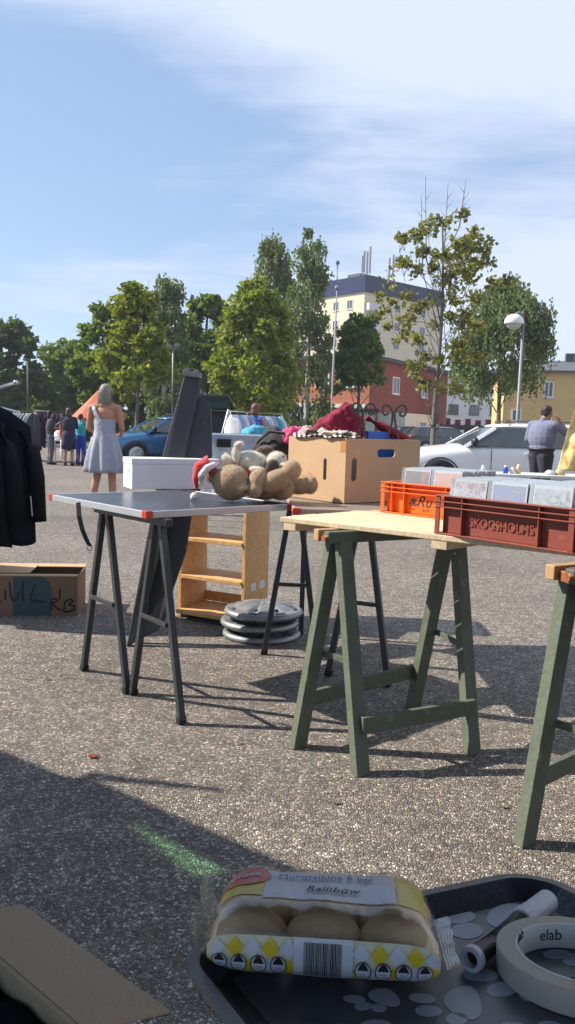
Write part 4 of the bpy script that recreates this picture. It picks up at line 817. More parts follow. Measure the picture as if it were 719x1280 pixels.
# ================================================================= soft toys
def fur_mat(name, col): return mat(name, col, .95, var=.22, vscale=25, bump=.8, bscale=260, sheen=.6)
def fuzz(b, ells, n, L, rg, wid=.0012):
    for k in range(n):
        c, r, rot = rg.choices(ells, weights=[e[1][0]*e[1][2] for e in ells])[0]
        d = Vector((rg.gauss(0,1), rg.gauss(0,1), rg.gauss(0,1))).normalized(); Rm = Euler(rot).to_matrix() if rot else Matrix.Identity(3)
        p = Vector(c) + Rm @ Vector((d.x*r[0], d.y*r[1], d.z*r[2])); nn = (Rm @ Vector((d.x/r[0], d.y/r[1], d.z/r[2]))).normalized()
        q = p + (nn + Vector((rg.gauss(0,.35), rg.gauss(0,.35), rg.gauss(-.1,.35))))*L; s = nn.cross(Vector((rg.random(),rg.random(),rg.random()))).normalized()*wid
        b.add([p-s-nn*.003, p+s-nn*.003, q], [(0,1,2)])
def toy(name, label, loc, parts, cat):
    t = thing(name, label, cat, loc, None)
    for (nm, M, ells, n) in parts:
        b = MB()
        for c, r, rot in ells: b.ell(c, r, rot, 24, 16)
        o = b.build(nm, M, t, remesh=(.005 if n else .0015))
        if n: b = MB(); fuzz(b, ells, int(n*.8), .0055, rnd, .0009); b.build('pile', M, o)
    return t
TD = fur_mat('tan plush', (.46,.30,.155)); CR = fur_mat('cream plush', (.74,.68,.56)); DBn = fur_mat('brown plush', (.10,.05,.035)); WP = fur_mat('white plush', (.78,.76,.74)); RP = fur_mat('red plush', (.62,.02,.03))
def tp(px, py, Y): return Q(px, py, Y)
zt0 = HT+.003
Yt = 3.52
def fit(el):
    for c, r, ro in el: c.z = max(c.z, zt0+min(r[2], r[0])*.96)
    return el
BEAD = M_('black bead', (.008,.008,.008), .12, spec=.8)
bear = [('head', TD, fit([(tp(290,603,Yt-.02), (.083,.08,.078), (0,R(8),0)), (tp(303,612,Yt-.075), (.034,.034,.028), None)]), 6500),
        ('ear', TD, fit([(tp(266,594,Yt+.03), (.034,.022,.036), (0,R(-30),0))]), 900), ('ear', TD, fit([(tp(298,582,Yt+.05), (.033,.022,.03), (0,R(20),0))]), 900),
        ('torso', TD, fit([(tp(330,603,Yt+.05), (.092,.085,.078), (0,R(6),0)), (tp(352,610,Yt+.05), (.06,.07,.055), None)]), 4500),
        ('arm', TD, fit([(tp(322,602,Yt-.05), (.042,.042,.058), (0,R(14),0)), (tp(318,613,Yt-.07), (.034,.034,.036), None)]), 1800),
        ('leg', TD, fit([(tp(345,600,Yt-.05), (.074,.045,.046), (0,R(-30),0)), (tp(364,588,Yt-.04), (.044,.046,.046), None)]), 2600),
        ('leg', TD, fit([(tp(376,608,Yt+.07), (.055,.038,.036), (0,R(-8),0)), (tp(388,606,Yt+.08), (.034,.04,.042), None)]), 1800),
        ('muzzle_nose', BEAD, [(tp(307,614,Yt-.108), (.009,.007,.007), None)], 0)]
toy('teddy_bear', 'big tan plush bear lying on its side under the red hat', (bear[0][2][0][0].x, Yt, HT), bear, 'soft toy')
dog = [('torso', CR, [(tp(315,577,Yt+.06), (.078,.062,.047), (0,R(6),0))], 3600), ('head', CR, [(tp(346,577,Yt+.02), (.047,.052,.045), None), (tp(356,583,Yt-.03), (.024,.026,.02), None)], 2200),
       ('leg', CR, [(tp(296,570,Yt+.03), (.022,.024,.042), (0,R(-15),0)), (tp(299,556,Yt+.03), (.025,.022,.017), (0,R(-10),0))], 1100), ('leg', CR, [(tp(285,575,Yt+.04),(.034,.024,.019),(0,R(28),0))], 700), ('leg', CR, [(tp(322,588,Yt-.02),(.04,.022,.018),(0,R(10),0))], 700),
       ('ear', DBn, [(tp(331,563,Yt+.09), (.044,.026,.022), (0,R(-10),0))], 900), ('ear', DBn, [(tp(340,583,Yt-.045), (.026,.014,.032), (0,R(30),0))], 900), ('tail', CR, [(tp(284,570,Yt+.08),(.02,.012,.012),(0,R(40),0))], 200), ('eye', BEAD, [(tp(354,571,Yt-.035), (.0045,.004,.0045), None)], 0)]
toy('plush_dog', 'cream plush dog with brown ears lying on top of the tan bear', (dog[0][2][0][0].x, Yt, dog[0][2][0][0].z-.05), dog, 'soft toy')
b = MB(); b.bar(tp(300,592,Yt-.03), tp(320,589,Yt-.02), .006, .02, side=(0,1,0)); tag(b.build('ribbon', M_('red ribbon', (.45,.03,.04), .5), origin=tp(310,590,Yt)), 'thin red ribbon tied between the two soft toys', 'ribbon')
hatc = tp(262,592,Yt+.0)
t = thing('santa_hat', 'red santa hat with white trim and bobble at the head of the tan bear', 'hat', (hatc.x, hatc.y, HT))
b = MB(); b.tube([tp(268,586,Yt), tp(258,579,Yt-.01), tp(249,584,Yt-.02), tp(245,600,Yt-.03), tp(246,612,Yt-.03)], [.044,.038,.027,.018,.008], 14); b.build('cap', RP, t, remesh=.005)
b = MB(); b.tube([tp(251,606,Yt-.04), tp(252,594,Yt-.06), tp(259,585,Yt-.06), tp(270,580,Yt-.04)], [.013,.017,.017,.013], 10); b.build('trim', WP, t, remesh=.005)
b = MB(); q = tp(243,617,Yt-.04); q.z = HT+.02; blob(b, q, (.018,.018,.018), 4, .2); b.build('bobble', WP, t, smooth=True)
# ================================================================= cartons on the ground
f0 = P(97,770); f0.z = 0; fd = Vector((-1,-.12,0)).normalized(); fb = Vector((-.12,1,0)).normalized(); bh = Q(97,721,f0.y).z
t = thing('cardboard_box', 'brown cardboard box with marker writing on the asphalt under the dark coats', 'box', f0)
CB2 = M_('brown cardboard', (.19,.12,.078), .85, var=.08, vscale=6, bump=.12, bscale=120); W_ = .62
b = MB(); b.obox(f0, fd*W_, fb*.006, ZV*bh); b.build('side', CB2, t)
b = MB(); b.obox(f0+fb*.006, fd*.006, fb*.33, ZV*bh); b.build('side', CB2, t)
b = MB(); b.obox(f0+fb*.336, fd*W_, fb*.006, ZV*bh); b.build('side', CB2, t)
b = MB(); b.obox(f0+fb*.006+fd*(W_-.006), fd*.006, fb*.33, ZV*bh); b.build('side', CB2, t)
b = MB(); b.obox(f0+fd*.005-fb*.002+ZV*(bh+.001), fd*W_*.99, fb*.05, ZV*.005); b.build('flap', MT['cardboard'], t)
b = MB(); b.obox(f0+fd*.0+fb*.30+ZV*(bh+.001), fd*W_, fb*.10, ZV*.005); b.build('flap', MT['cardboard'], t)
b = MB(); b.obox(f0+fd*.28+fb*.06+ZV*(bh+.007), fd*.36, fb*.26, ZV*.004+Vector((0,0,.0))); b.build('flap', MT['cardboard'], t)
b = MB(); b.obox(f0+fd*.02+fb*.02+ZV*.005, fd*(W_-.04), fb*.30, ZV*(bh-.05)); tag(b.build('folded_clothes', BF, bevel=.02, origin=f0+fd*.3+fb*.15), 'dark folded cloth filling the box with marker writing', 'clothing')
def onf(px, py): # point on the front face
    d = ray(px, py); t_ = (f0-CAM).dot(fb)/d.dot(fb); return CAM+d*t_ - fb*.0008
b = MB(); v = [onf(*p) for p in ((17,719),(47,719),(56,722),(62,728),(65,736),(64,769),(16,771))]; b.prism(v, fb*.0006); b.build('teal_print', M_('teal print', (.045,.075,.085), .8), t)
def strokes(lst, wpx):
    b = MB()
    for poly in lst:
        for i in range(len(poly)-1):
            p, q = onf(*poly[i]), onf(*poly[i+1]); b.bar(p-fb*.0006, q+(q-p).normalized()*.002-fb*.0006, wpx, .0008, side=(q-p).cross(fb))
    return b
z7 = lambda x, y: (x/6.536, 690+y/6.533)
S = [[(45,310),(44,390)], [(80,245),(85,330),(98,385),(115,400),(140,375),(160,330)], [(195,245),(185,330),(190,400)], [(290,265),(262,330),(248,385),(270,400),(320,402),(365,408)],
     [(490,300),(488,385)], [(425,385),(420,470)], [(420,390),(455,378),(470,395),(430,425),(480,470),(500,472)], [(530,400),(522,485)], [(525,405),(580,385),(600,400),(560,432),(605,440),(610,470),(560,488),(520,486)], [(0,395),(8,408)]]
strokes([[z7(*p) for p in s] for s in S], .010).build('marker_writing', M_('black marker', (.012,.012,.014), .6), t)
# near open carton (lower left) ------------------------------------------------
ZB = .52
r0 = P(-60,1145,ZB); r1 = P(98,1281,ZB); uu = flat(r0, r1); nn_ = Vector((-uu.y, uu.x, 0)); nn_ = nn_ if nn_.x > 0 else -nn_
r1 = r0 + uu*((r1-r0).length+.0)
t = thing('open_carton', 'open empty cardboard carton in the shaded lower left corner', 'box', (r1.x, r1.y, 0))
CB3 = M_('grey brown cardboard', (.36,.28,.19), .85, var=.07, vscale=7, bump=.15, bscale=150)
Lc = (r1-r0).length+.012; Wc = .30
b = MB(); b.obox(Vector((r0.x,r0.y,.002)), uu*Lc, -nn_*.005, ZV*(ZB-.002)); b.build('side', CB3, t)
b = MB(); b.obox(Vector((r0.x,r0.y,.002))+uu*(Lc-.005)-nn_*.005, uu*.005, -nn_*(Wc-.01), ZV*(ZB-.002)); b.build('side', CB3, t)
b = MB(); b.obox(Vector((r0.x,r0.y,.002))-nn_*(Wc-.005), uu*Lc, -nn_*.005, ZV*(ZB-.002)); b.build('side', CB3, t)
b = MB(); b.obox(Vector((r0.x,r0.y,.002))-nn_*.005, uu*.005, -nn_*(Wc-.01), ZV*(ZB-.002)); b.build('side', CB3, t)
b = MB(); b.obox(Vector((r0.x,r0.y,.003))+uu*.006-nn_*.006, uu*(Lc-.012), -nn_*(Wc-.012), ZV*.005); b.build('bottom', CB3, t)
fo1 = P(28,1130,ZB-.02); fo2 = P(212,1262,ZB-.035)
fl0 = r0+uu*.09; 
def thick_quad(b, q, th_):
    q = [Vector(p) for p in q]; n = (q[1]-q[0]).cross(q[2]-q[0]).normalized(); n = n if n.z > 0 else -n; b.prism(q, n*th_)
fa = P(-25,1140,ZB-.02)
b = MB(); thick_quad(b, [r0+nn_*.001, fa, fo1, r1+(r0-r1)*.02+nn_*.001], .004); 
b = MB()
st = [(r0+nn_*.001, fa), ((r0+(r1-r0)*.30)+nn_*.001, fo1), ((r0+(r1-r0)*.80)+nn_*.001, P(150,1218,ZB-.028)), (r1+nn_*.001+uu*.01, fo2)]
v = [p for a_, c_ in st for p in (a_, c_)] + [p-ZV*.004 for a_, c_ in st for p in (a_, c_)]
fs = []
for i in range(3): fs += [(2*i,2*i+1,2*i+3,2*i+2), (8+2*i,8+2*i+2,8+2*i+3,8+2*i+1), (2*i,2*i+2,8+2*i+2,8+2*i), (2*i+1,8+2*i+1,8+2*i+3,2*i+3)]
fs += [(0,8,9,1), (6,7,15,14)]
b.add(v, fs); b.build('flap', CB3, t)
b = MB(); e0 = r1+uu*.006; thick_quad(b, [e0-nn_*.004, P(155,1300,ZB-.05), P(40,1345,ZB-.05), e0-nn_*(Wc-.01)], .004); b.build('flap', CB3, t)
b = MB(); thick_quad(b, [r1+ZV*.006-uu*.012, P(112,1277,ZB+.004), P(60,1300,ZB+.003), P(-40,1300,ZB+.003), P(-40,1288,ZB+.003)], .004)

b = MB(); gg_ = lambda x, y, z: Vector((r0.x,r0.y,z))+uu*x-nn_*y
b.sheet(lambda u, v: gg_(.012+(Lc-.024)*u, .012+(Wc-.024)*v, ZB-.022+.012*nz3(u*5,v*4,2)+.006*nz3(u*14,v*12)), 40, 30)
tag(b.build('carton_shade_sheet', M_('carton shade black', (.006,.006,.008), .95, spec=.1), smooth=True, solid=.003, origin=gg_(Lc/2,Wc/2,ZB-.06)), 'black sheet standing in for the shade inside the open carton in the lower left corner', 'cloth')  # black sheet put in for the deep shade inside the carton

for i, (px, py, r_, c_, lab) in enumerate(((116,947,.016,(.25,.05,.03),'small red dry leaf on the asphalt left of the dark trestle shadow'),(420,1005,.010,(.20,.15,.07),'tiny brown leaf on the asphalt in front of the green trestle'),(300,930,.009,(.22,.17,.09),'tiny tan leaf on the asphalt right of the dark trestle'),(60,850,.011,(.17,.12,.06),'tiny dry leaf on the asphalt left of the dark trestle'),(630,1010,.010,(.24,.19,.10),'tiny pale leaf on the asphalt left of the right hand green trestle'))):
    q = P(px, py); b = MB(); n_ = 12; a0 = i*1.3
    vs_ = [Vector((q.x,q.y,.006))]+[Vector((q.x+r_*math.cos(a)*(1+.25*math.sin(5*a)), q.y+r_*.7*math.sin(a)*(1+.25*math.sin(5*a)), .004+.005*abs(math.sin(2*a+a0)))) for a in [2*math.pi*j/n_ for j in range(n_)]]
    b.add(vs_, [(0,1+j,1+(j+1)%n_) for j in range(n_)]); tag(b.build('fallen_leaf', M_('dry leaf '+lab[:12], c_, .8), solid=.0006, origin=q), lab, 'leaf', 'fallen leaves')
# ================================================================= shade: added unseen sheet, shaped from the shadow it casts across the foreground
HC = 2.0
def shadow_caster(px, py, h=HC):      # point at height h whose shadow lands at the photographed ground point
    g = P(px, py); return Vector((g.x+SUNV.x/SUNV.z*h, g.y+SUNV.y/SUNV.z*h, h))
CV = M_('shade canvas', (.03,.033,.045), .9)
p1 = shadow_caster(-300,800); p2 = shadow_caster(0,938); p3 = shadow_caster(75,969); p4 = shadow_caster(112,973); p5 = shadow_caster(390,1095); p6 = p5+(p5-p3)*1.15
t = thing('shade_canopy', 'added unseen dark sheet on poles left of the viewer, built to shade the foreground', 'shade_canopy', (-3.2, .3, 0))
q1 = shadow_caster(146,1020); q2 = shadow_caster(285,1088); q3 = shadow_caster(238,1098); q4 = shadow_caster(196,1062)
inner = [q1, q2, q3, q4]
back = [Vector((p6.x, p6.y-2.2, HC)), Vector((p1.x-1.2, p1.y-3.6, HC)), Vector((p1.x-1.2, p1.y, HC))]
b = MB()
# shade sheet around the green light filter, split in quads
o_ = [p1, p2, p3, p4, p5, p6] + back
b.prism([p1, p2, p3, q1, q4, back[1], back[2]], ZV*.012); b.prism([p3, p4, p5, q2, q1], ZV*.012); b.prism([p5, p6, back[0], q3, q2], ZV*.012); b.prism([back[0], back[1], q4, q3], ZV*.012)
b.prism([p6, Vector((2.6,1.62,HC)), Vector((2.6,-2.6,HC)), back[0]], ZV*.012); b.build('canvas', CV, t)  # added overhead panel, keeps sky light off the foreground
b = MB(); b.prism([shadow_caster(108,974)-ZV*.02, shadow_caster(278,990)-ZV*.02, shadow_caster(272,985)-ZV*.02, shadow_caster(120,966)-ZV*.02], ZV*.03); b.build('sliver_caster', CV, t)  # added sliver, shaped only to cast the narrow pointed shadow
GG = bpy.data.materials.new('green light filter'); GG.use_nodes = True; tt = GG.node_tree; tt.nodes.clear(); o1_ = tt.nodes.new('ShaderNodeOutputMaterial'); t1_ = tt.nodes.new('ShaderNodeBsdfTransparent'); t1_.inputs[0].default_value = (.50,.78,.58,1); tt.links.new(t1_.outputs[0], o1_.inputs[0])
b = MB(); b.prism([p+ZV*.002 for p in inner], ZV*.004); b.build('green_light_filter', GG, t)  # added green filter, tints a streak of sunlight on the asphalt
for q in (p6+Vector((-.1,-.1,0)), back[1]+Vector((.1,.1,0)), back[2]+Vector((.1,-.1,0)), back[0]+Vector((-.1,.1,0))):
    b = MB(); b.tube([(q.x,q.y,0), (q.x,q.y,HC)], .015, 8); b.build('pole', GM, t)
# ================================================================= tray and what lies on it
ZT = .74
TILT = R(9); TN = Vector((0, math.sin(TILT), math.cos(TILT))); T0 = Vector((0, .58, ZT))      # the tray lies tilted a little away from the viewer
def PL(px, py, h=0.0):
    d = ray(px, py); o = T0+TN*h; t_ = (o-CAM).dot(TN)/d.dot(TN); return CAM+d*t_
def inpl(a, b): return (b-a).normalized()
c0 = PL(208,1183); c1 = PL(652,1089); tu = inpl(c0, c1); tv = tu.cross(TN).normalized()   # tv: towards the viewer
LT = (c1-c0).length + .012; DT = .34
t = thing('serving_tray', 'dark grey plastic tray printed with pale paw prints in the lower right corner', 'tray', (c0.x+tu.x*LT/2, c0.y+tu.y*LT/2+tv.y*.15, ZT-.014))
TRY = M_('dark tray plastic', (.045,.05,.062), .32, spec=.5, var=.12, vscale=9, bump=.08, bscale=220)
def trr(ins, z, r=.045, n=7):
    out_ = []; x0, x1, y0, y1 = ins, LT-ins, ins, DT-ins; r = max(.008, r-ins)
    for cx_, cy_, a0 in ((x1-r,y1-r,0),(x0+r,y1-r,90),(x0+r,y0+r,180),(x1-r,y0+r,270)):
        for k in range(n+1): a = R(a0+90*k/n); out_.append(c0 + tu*(cx_+r*math.cos(a)) + tv*(cy_+r*math.sin(a)) + TN*z)
    return out_
b = MB(); rg_ = [trr(.022,-.016), trr(.004,-.002), trr(0,.0), trr(.001,.002), trr(.010,.002), trr(.014,-.002), trr(.026,-.0125)]
b.loft(rg_, cap=False); n_ = len(rg_[0]); k0 = len(b.v)-n_; b.f.append(tuple(range(k0, k0+n_))[::-1]); b.f.append(tuple(range(n_))); b.build('body', TRY, t, smooth=False, bevel=0)
zf = -.0125
b = MB(); b.prism([p-TN*0 for p in [v+(c0+tu*LT/2+tv*DT/2-v)*Vector((1,1,0)).length*0 for v in trr(.034,-.0122)]], TN*.0003); b.build('printed_field', M_('slate print', (.085,.095,.11), .35, var=.1, spec=.5), t)
PW_ = M_('pale paw print', (.36,.41,.50), .4, var=.12)
def oval(px, py, rx, ry, rot=0, k=0):
    b = MB(); pts = []
    for j in range(22):
        a = 2*math.pi*j/22; x = rx*math.cos(a)*(1+k*math.sin(a)); y = ry*math.sin(a); xr = x*math.cos(rot)-y*math.sin(rot); yr = x*math.sin(rot)+y*math.cos(rot)
        pts.append(PL(px+xr, py+yr, zf+.0007))
    b.prism(pts, TN*.0003); b.build('paw_pad', PW_, t)
for a in ((579,1132,24,8),(569,1146,26,9),(584,1164,20,10),(634,1145,26,15,-.2),(601,1219,22,8,.05),(628,1237,20,9,-.1),(663,1244,15,8,.1),(581,1252,24,20,.5,.35),(536,1264,17,7,.05),(571,1274,14,8),(528,1248,17,6,.1),(481,1246,20,10,.3,.3),(443,1249,14,5,.1),(454,1258,11,5,-.1),(473,1260,10,5,.1),(696,1193,17,6),(716,1200,12,8),(640,1290,24,12),(690,1285,18,8,.2),(712,1262,16,8,.2),(470,1282,20,7)): oval(*a)
# folding stand under the tray
t = thing('folding_stand', 'small dark folding stand under the paw print tray', 'stand', (c0.x+.15, c0.y-.1, 0))
b = MB(); b.obox(c0+tu*.03+tv*.03+TN*(-.036), tu*(LT-.06), tv*(DT-.06), TN*.019); b.build('top', M_('black board', (.02,.02,.024), .5), t, bevel=.003)
for x, y in ((.045,.045),(LT-.045,.045),(.045,DT-.045),(LT-.045,DT-.045)):
    q = c0+tu*x+tv*y; b = MB(); b.tube([(q.x,q.y,0),(q.x,q.y,q.z-.037)], .011, 10); b.build('leg', M_('blue grey tube', (.10,.115,.15), .4, metal=.3), t, smooth=False)
# masking tape roll
tc_ = PL(724,1184,zf+.0206+.0012)-TN*.0206; RO, RI, HT_ = .0575, .0425, .0175
TAP = M_('masking tape paper', (.56,.52,.42), .7, var=.05, vscale=30)
t = thing('masking_tape', 'roll of cream masking tape lying on the tray cut by the right edge', 'tape', tc_)
b = MB(); b.lathe(tc_, [(RI+.002,0),(RO-.0008,0),(RO,.0008),(RO,HT_-.0008),(RO-.0008,HT_),(RI+.002,HT_),(RI+.002,0)], 96, axis=TN); b.build('roll', TAP, t, smooth=False)
b = MB(); b.lathe(tc_, [(RI,.0),(RI+.0019,.0),(RI+.0019,HT_+.0004),(RI,HT_+.0004),(RI,0)], 96, axis=TN); core = b.build('core', M_('white card', (.72,.72,.70), .55), t, smooth=False)
for k in range(7):
    a0 = R(20+k*51.4); zoff = .006 if k % 2 else .0135
    def fn(x, y, h, a0=a0, zoff=zoff): a = a0 + x/RI; r = RI-.0003-h; return tc_ + tu*(r*math.cos(a)) - tv*(r*math.sin(a)) + TN*(HT_-zoff+.0005-y*1.0 if False else zoff+ y)
    text_mb('elab', .0115, lambda x, y, h, fn=fn: fn(-x, y, h), depth=.0002).build('lettering', M_('black print', (.02,.018,.018), .6), core)
# marker pen
m0 = PL(588,1200,zf+.0095); m1 = PL(668,1128,zf+.0095); md = (PL(690,1122,zf+.0095)-m0).normalized(); LM_ = (PL(688,1126,zf+.0095)-m0).length
t = thing('marker_pen', 'black marker pen with white cap lying on the tray beside the tape', 'pen', (m0.x, m0.y, m0.z-.009))
b = MB(); b.tube([m0+md*.006, m0+md*LM_*.60], [.0082,.0082], 20); b.build('barrel', M_('black barrel', (.010,.010,.012), .45, spec=.4), t, bevel=.0006)
b = MB(); b.lathe(m0, [(.0055,.0),(.0086,.0),(.009,.001),(.009,.006),(.0082,.0065),(.0055,.0065),(.0055,0)], 24, axis=md); b.build('end_ring', M_('white pen plastic', (.62,.66,.74), .35), t)
b = MB(); b.tube([m0+md*LM_*.595, m0+md*LM_*.61, m0+md*LM_*.985, m0+md*LM_], [.0088,.0092,.0092,.0078], 24); b.build('cap', M_('white pen plastic', (.62,.66,.74), .35), t, bevel=.0004)
b = MB()
for k in range(12): a = k*math.pi/6; s_, s2_, _ = frame(md); b.bar(m0+md*LM_*.62+(s_*math.cos(a)+s2_*math.sin(a))*.0092, m0+md*LM_*.72+(s_*math.cos(a)+s2_*math.sin(a))*.0092, .0012, .0008)
b.build('cap_ribs', M_('white pen plastic', (.62,.66,.74), .35), t)
# ---------------- bread roll pack
pa = PL(245,1238,zf); pb = PL(562,1260,zf); pu = inpl(pa, pb); pv = TN.cross(pu).normalized(); LP = (pb-pa).length; pa = pa + pv*.002
DP = .105; HP = .050
t = thing('bun_pack', 'clear film pack of six pale buns with yellow check print and barcode', 'bread pack', (pa.x+pu.x*LP/2, pa.y+pv.y*DP/2, pa.z))
BUN = mat('baked bun', (.82,.60,.34), .75, var=.2, vscale=14, bump=.15, bscale=120)
for i in range(3):
    for j in range(2):
        b = MB(); cc = pa+pu*(LP*(.19+.31*i))+pv*(.030+.046*j)+TN*(.0235); blob(b, cc, (.0285,.0235,.0185), 40+i*3+j, .05, 28, 18, (0,0,math.atan2(pu.y,pu.x))); 
        tag(b.build('bun', BUN, t, smooth=True))
def S(u, v, off=0.0):
    """film surface: u 0..1 along the pack, v 0..1 round it: 0 front foot, .25 front top edge, .5 back top edge, .75 back foot"""
    e = min(u, 1-u); pinch = 1-math.exp(-(e/.055)**1.2) if e < .2 else 1
    hp = HP*(.10+.90*pinch); dp = DP*(.80+.20*pinch)
    a = v*2*math.pi - math.pi*.75; n_ = 2.9
    ca, sa = math.cos(a), math.sin(a); r = (abs(ca)**n_+abs(sa)**n_)**(-1/n_)
    y = r*ca; z = r*sa              # -1..1
    cr_ = (.0024*nz3(u*7, v*6, 3) + .0007*nz3(u*24, v*15, 9)) * (.7+.9*(1-pinch))
    cr_ += .0005*math.sin(v*60+nz3(u*9,v*6)*6)*math.exp(-e/.03)
    ang = Vector((0, ca, sa))
    k = 1 + (off+cr_)/.04
    yy = DP/2 + (-1)*(-y)*dp/2*k if False else DP/2 + y*dp/2*k
    zz_ = .003+ (z*.5+.5)*hp*k*(1-0) + HP*.28*(1-pinch)
    return pa + pu*(LP*u) + pv*yy + TN*max(.0015, zz_)
# angle layout: a=-135deg (v=0) front foot; v=.75 -> +135 front top; the front face is v in .75..1
FILM = thin_clear('crinkled film', tint=(.93,.94,.95), gloss=.10, rough=.15, body=.03, bodycol=(.6,.62,.68), bump=.22, bscale=25)
b = MB(); b.sheet(lambda u, v: S(u, v), 110, 90); b.build('film', FILM, t, smooth=True)
def patch(u0, u1, v0, v1, off, nu=24, nv=10):
    b = MB(); b.sheet(lambda a, c: S(u0+(u1-u0)*a, v0+(v1-v0)*c, off), nu, nv); return b
WHP = M_('white film print', (.56,.60,.68), .3, spec=.5, bump=.15, bscale=60); YEL = M_('yellow film print', (.62,.50,.03), .3, spec=.5, bump=.15, bscale=60); REDP = M_('red film print', (.60,.10,.07), .3, spec=.5)
# front band (lower 55% of the front): v from .86 to 1.0
patch(.03,.97,.815,.992,.0004,80,14).build('printed_band', mat('pale yellow check film', (.60,.60,.42), .3, var=.1), t, smooth=True)
for i in range(13):
    u = .04+i*.072
    if .37 < u < .60: continue
    for (vc, M) in ((.865, YEL if i % 2 else WHP),(.945, WHP if i % 2 else YEL)):
        b = MB(); pass
        b.sheet(lambda a, c, u=u, vc=vc: S(u+.036*(a+c), vc+.046*(a-c), .0009), 8, 8); b.build('check_diamond', M, t, smooth=True)
patch(.385,.62,.815,.992,.0012,24,10).build('barcode_panel', WHP, t, smooth=True)
b = MB(); x = .425; rg = random.Random(4)
while x < .575:
    w1 = rg.choice((.0016,.0026,.004)); b.sheet(lambda a, c, x=x, w1=w1: S(x+w1*a, .832+.145*c, .0017), 1, 10); x += w1+rg.choice((.0018,.0028))
b.build('barcode', M_('black print', (.02,.018,.018), .6), t)
for u in (.085,.165,.245,.325,.66,.74,.82,.905):
    b = MB(); k_ = LP/.165; ring = []
    def bd_(r0, r1, n=28):
        bb = MB(); bb.sheet(lambda a, c: S(u+(r0+(r1-r0)*a)*math.cos(6.2832*c), .935+(r0+(r1-r0)*a)*math.sin(6.2832*c)*1.25, .0019), 2, n); return bb
    o_b = bd_(.0295,.033); o_b.build('badge_ring', M_('black print', (.02,.018,.018), .6), t)
    bb = MB(); bb.sheet(lambda a, c: S(u+.0285*a*math.cos(6.2832*c), .935+.0285*a*math.sin(6.2832*c)*1.25, .0016), 3, 24); bb.build('badge', WHP, t)
    bb = MB(); bb.sheet(lambda a, c: S(u+(-.022+.044*c), .935-.006+(-.030*a*(1-abs(2*c-1)**2)) , .0021), 3, 8); bb.build('badge_mark', M_('black print', (.02,.018,.018), .6), t)
    for q in range(2):
        bb = MB(); bb.sheet(lambda a, c: S(u-.014+.028*c, .943+.012*q+.004*a, .0021), 1, 3); bb.build('badge_text', M_('grey print', (.25,.3,.42), .7), t)
# top label: white panel, red oval, yellow ends
patch(.24,.80,.565,.700,.0006,50,12).build('top_label', WHP, t, smooth=True)
patch(.05,.235,.60,.69,.0005,16,8).build('yellow_print', YEL, t, smooth=True); patch(.805,.93,.56,.70,.0005,16,10).build('yellow_print', YEL, t, smooth=True)
bb = MB(); bb.sheet(lambda a, c: S(.145+.115*a*math.cos(6.2832*c), .60+.045*a*math.sin(6.2832*c), .0010), 5, 30); bb.build('red_oval', REDP, t, smooth=True)
def onS(u0, v0, sx): return lambda x, y, h: S(u0+x/LP*sx, v0-y/(.30)*.9, .0016+h)
text_mb('Pullava', .010, onS(.13,.605,1.0), depth=.0002).build('lettering', WHP, t)
text_mb('Murotaikina 6 kpl', .010, onS(.50,.612,1.0), depth=.0002).build('lettering', M_('blue grey ink', (.16,.2,.36), .6), t)
text_mb('Rainbow', .011, onS(.53,.672,1.0), depth=.0002, shear=.3).build('lettering', M_('black print', (.02,.018,.018), .6), t)
# crimped seals
for sgn, uu_ in ((-1, 0.0), (1, 1.0)):
    def fin(a, c, sgn=sgn, uu_=uu_):
        base = pa + pu*(LP*uu_); w = DP*(.72-.04*a); L_ = .010+.004*nz3(c*5, sgn*3)
        return base + pu*(sgn*L_*a) + pv*(DP/2+(c-.5)*w) + TN*(.016 + (.016 if sgn < 0 else .003)*a + .00015*math.sin(a*30) + .007*a*nz3(c*2.5, 7+sgn) + (.014*a*c if sgn < 0 else 0))
    b = MB(); b.sheet(fin, 48, 24); b.build('end_seal', thin_clear('seal film', tint=(.9,.92,.9), gloss=.14, rough=.2, body=.30, bodycol=(.5,.53,.5)), t, smooth=True)
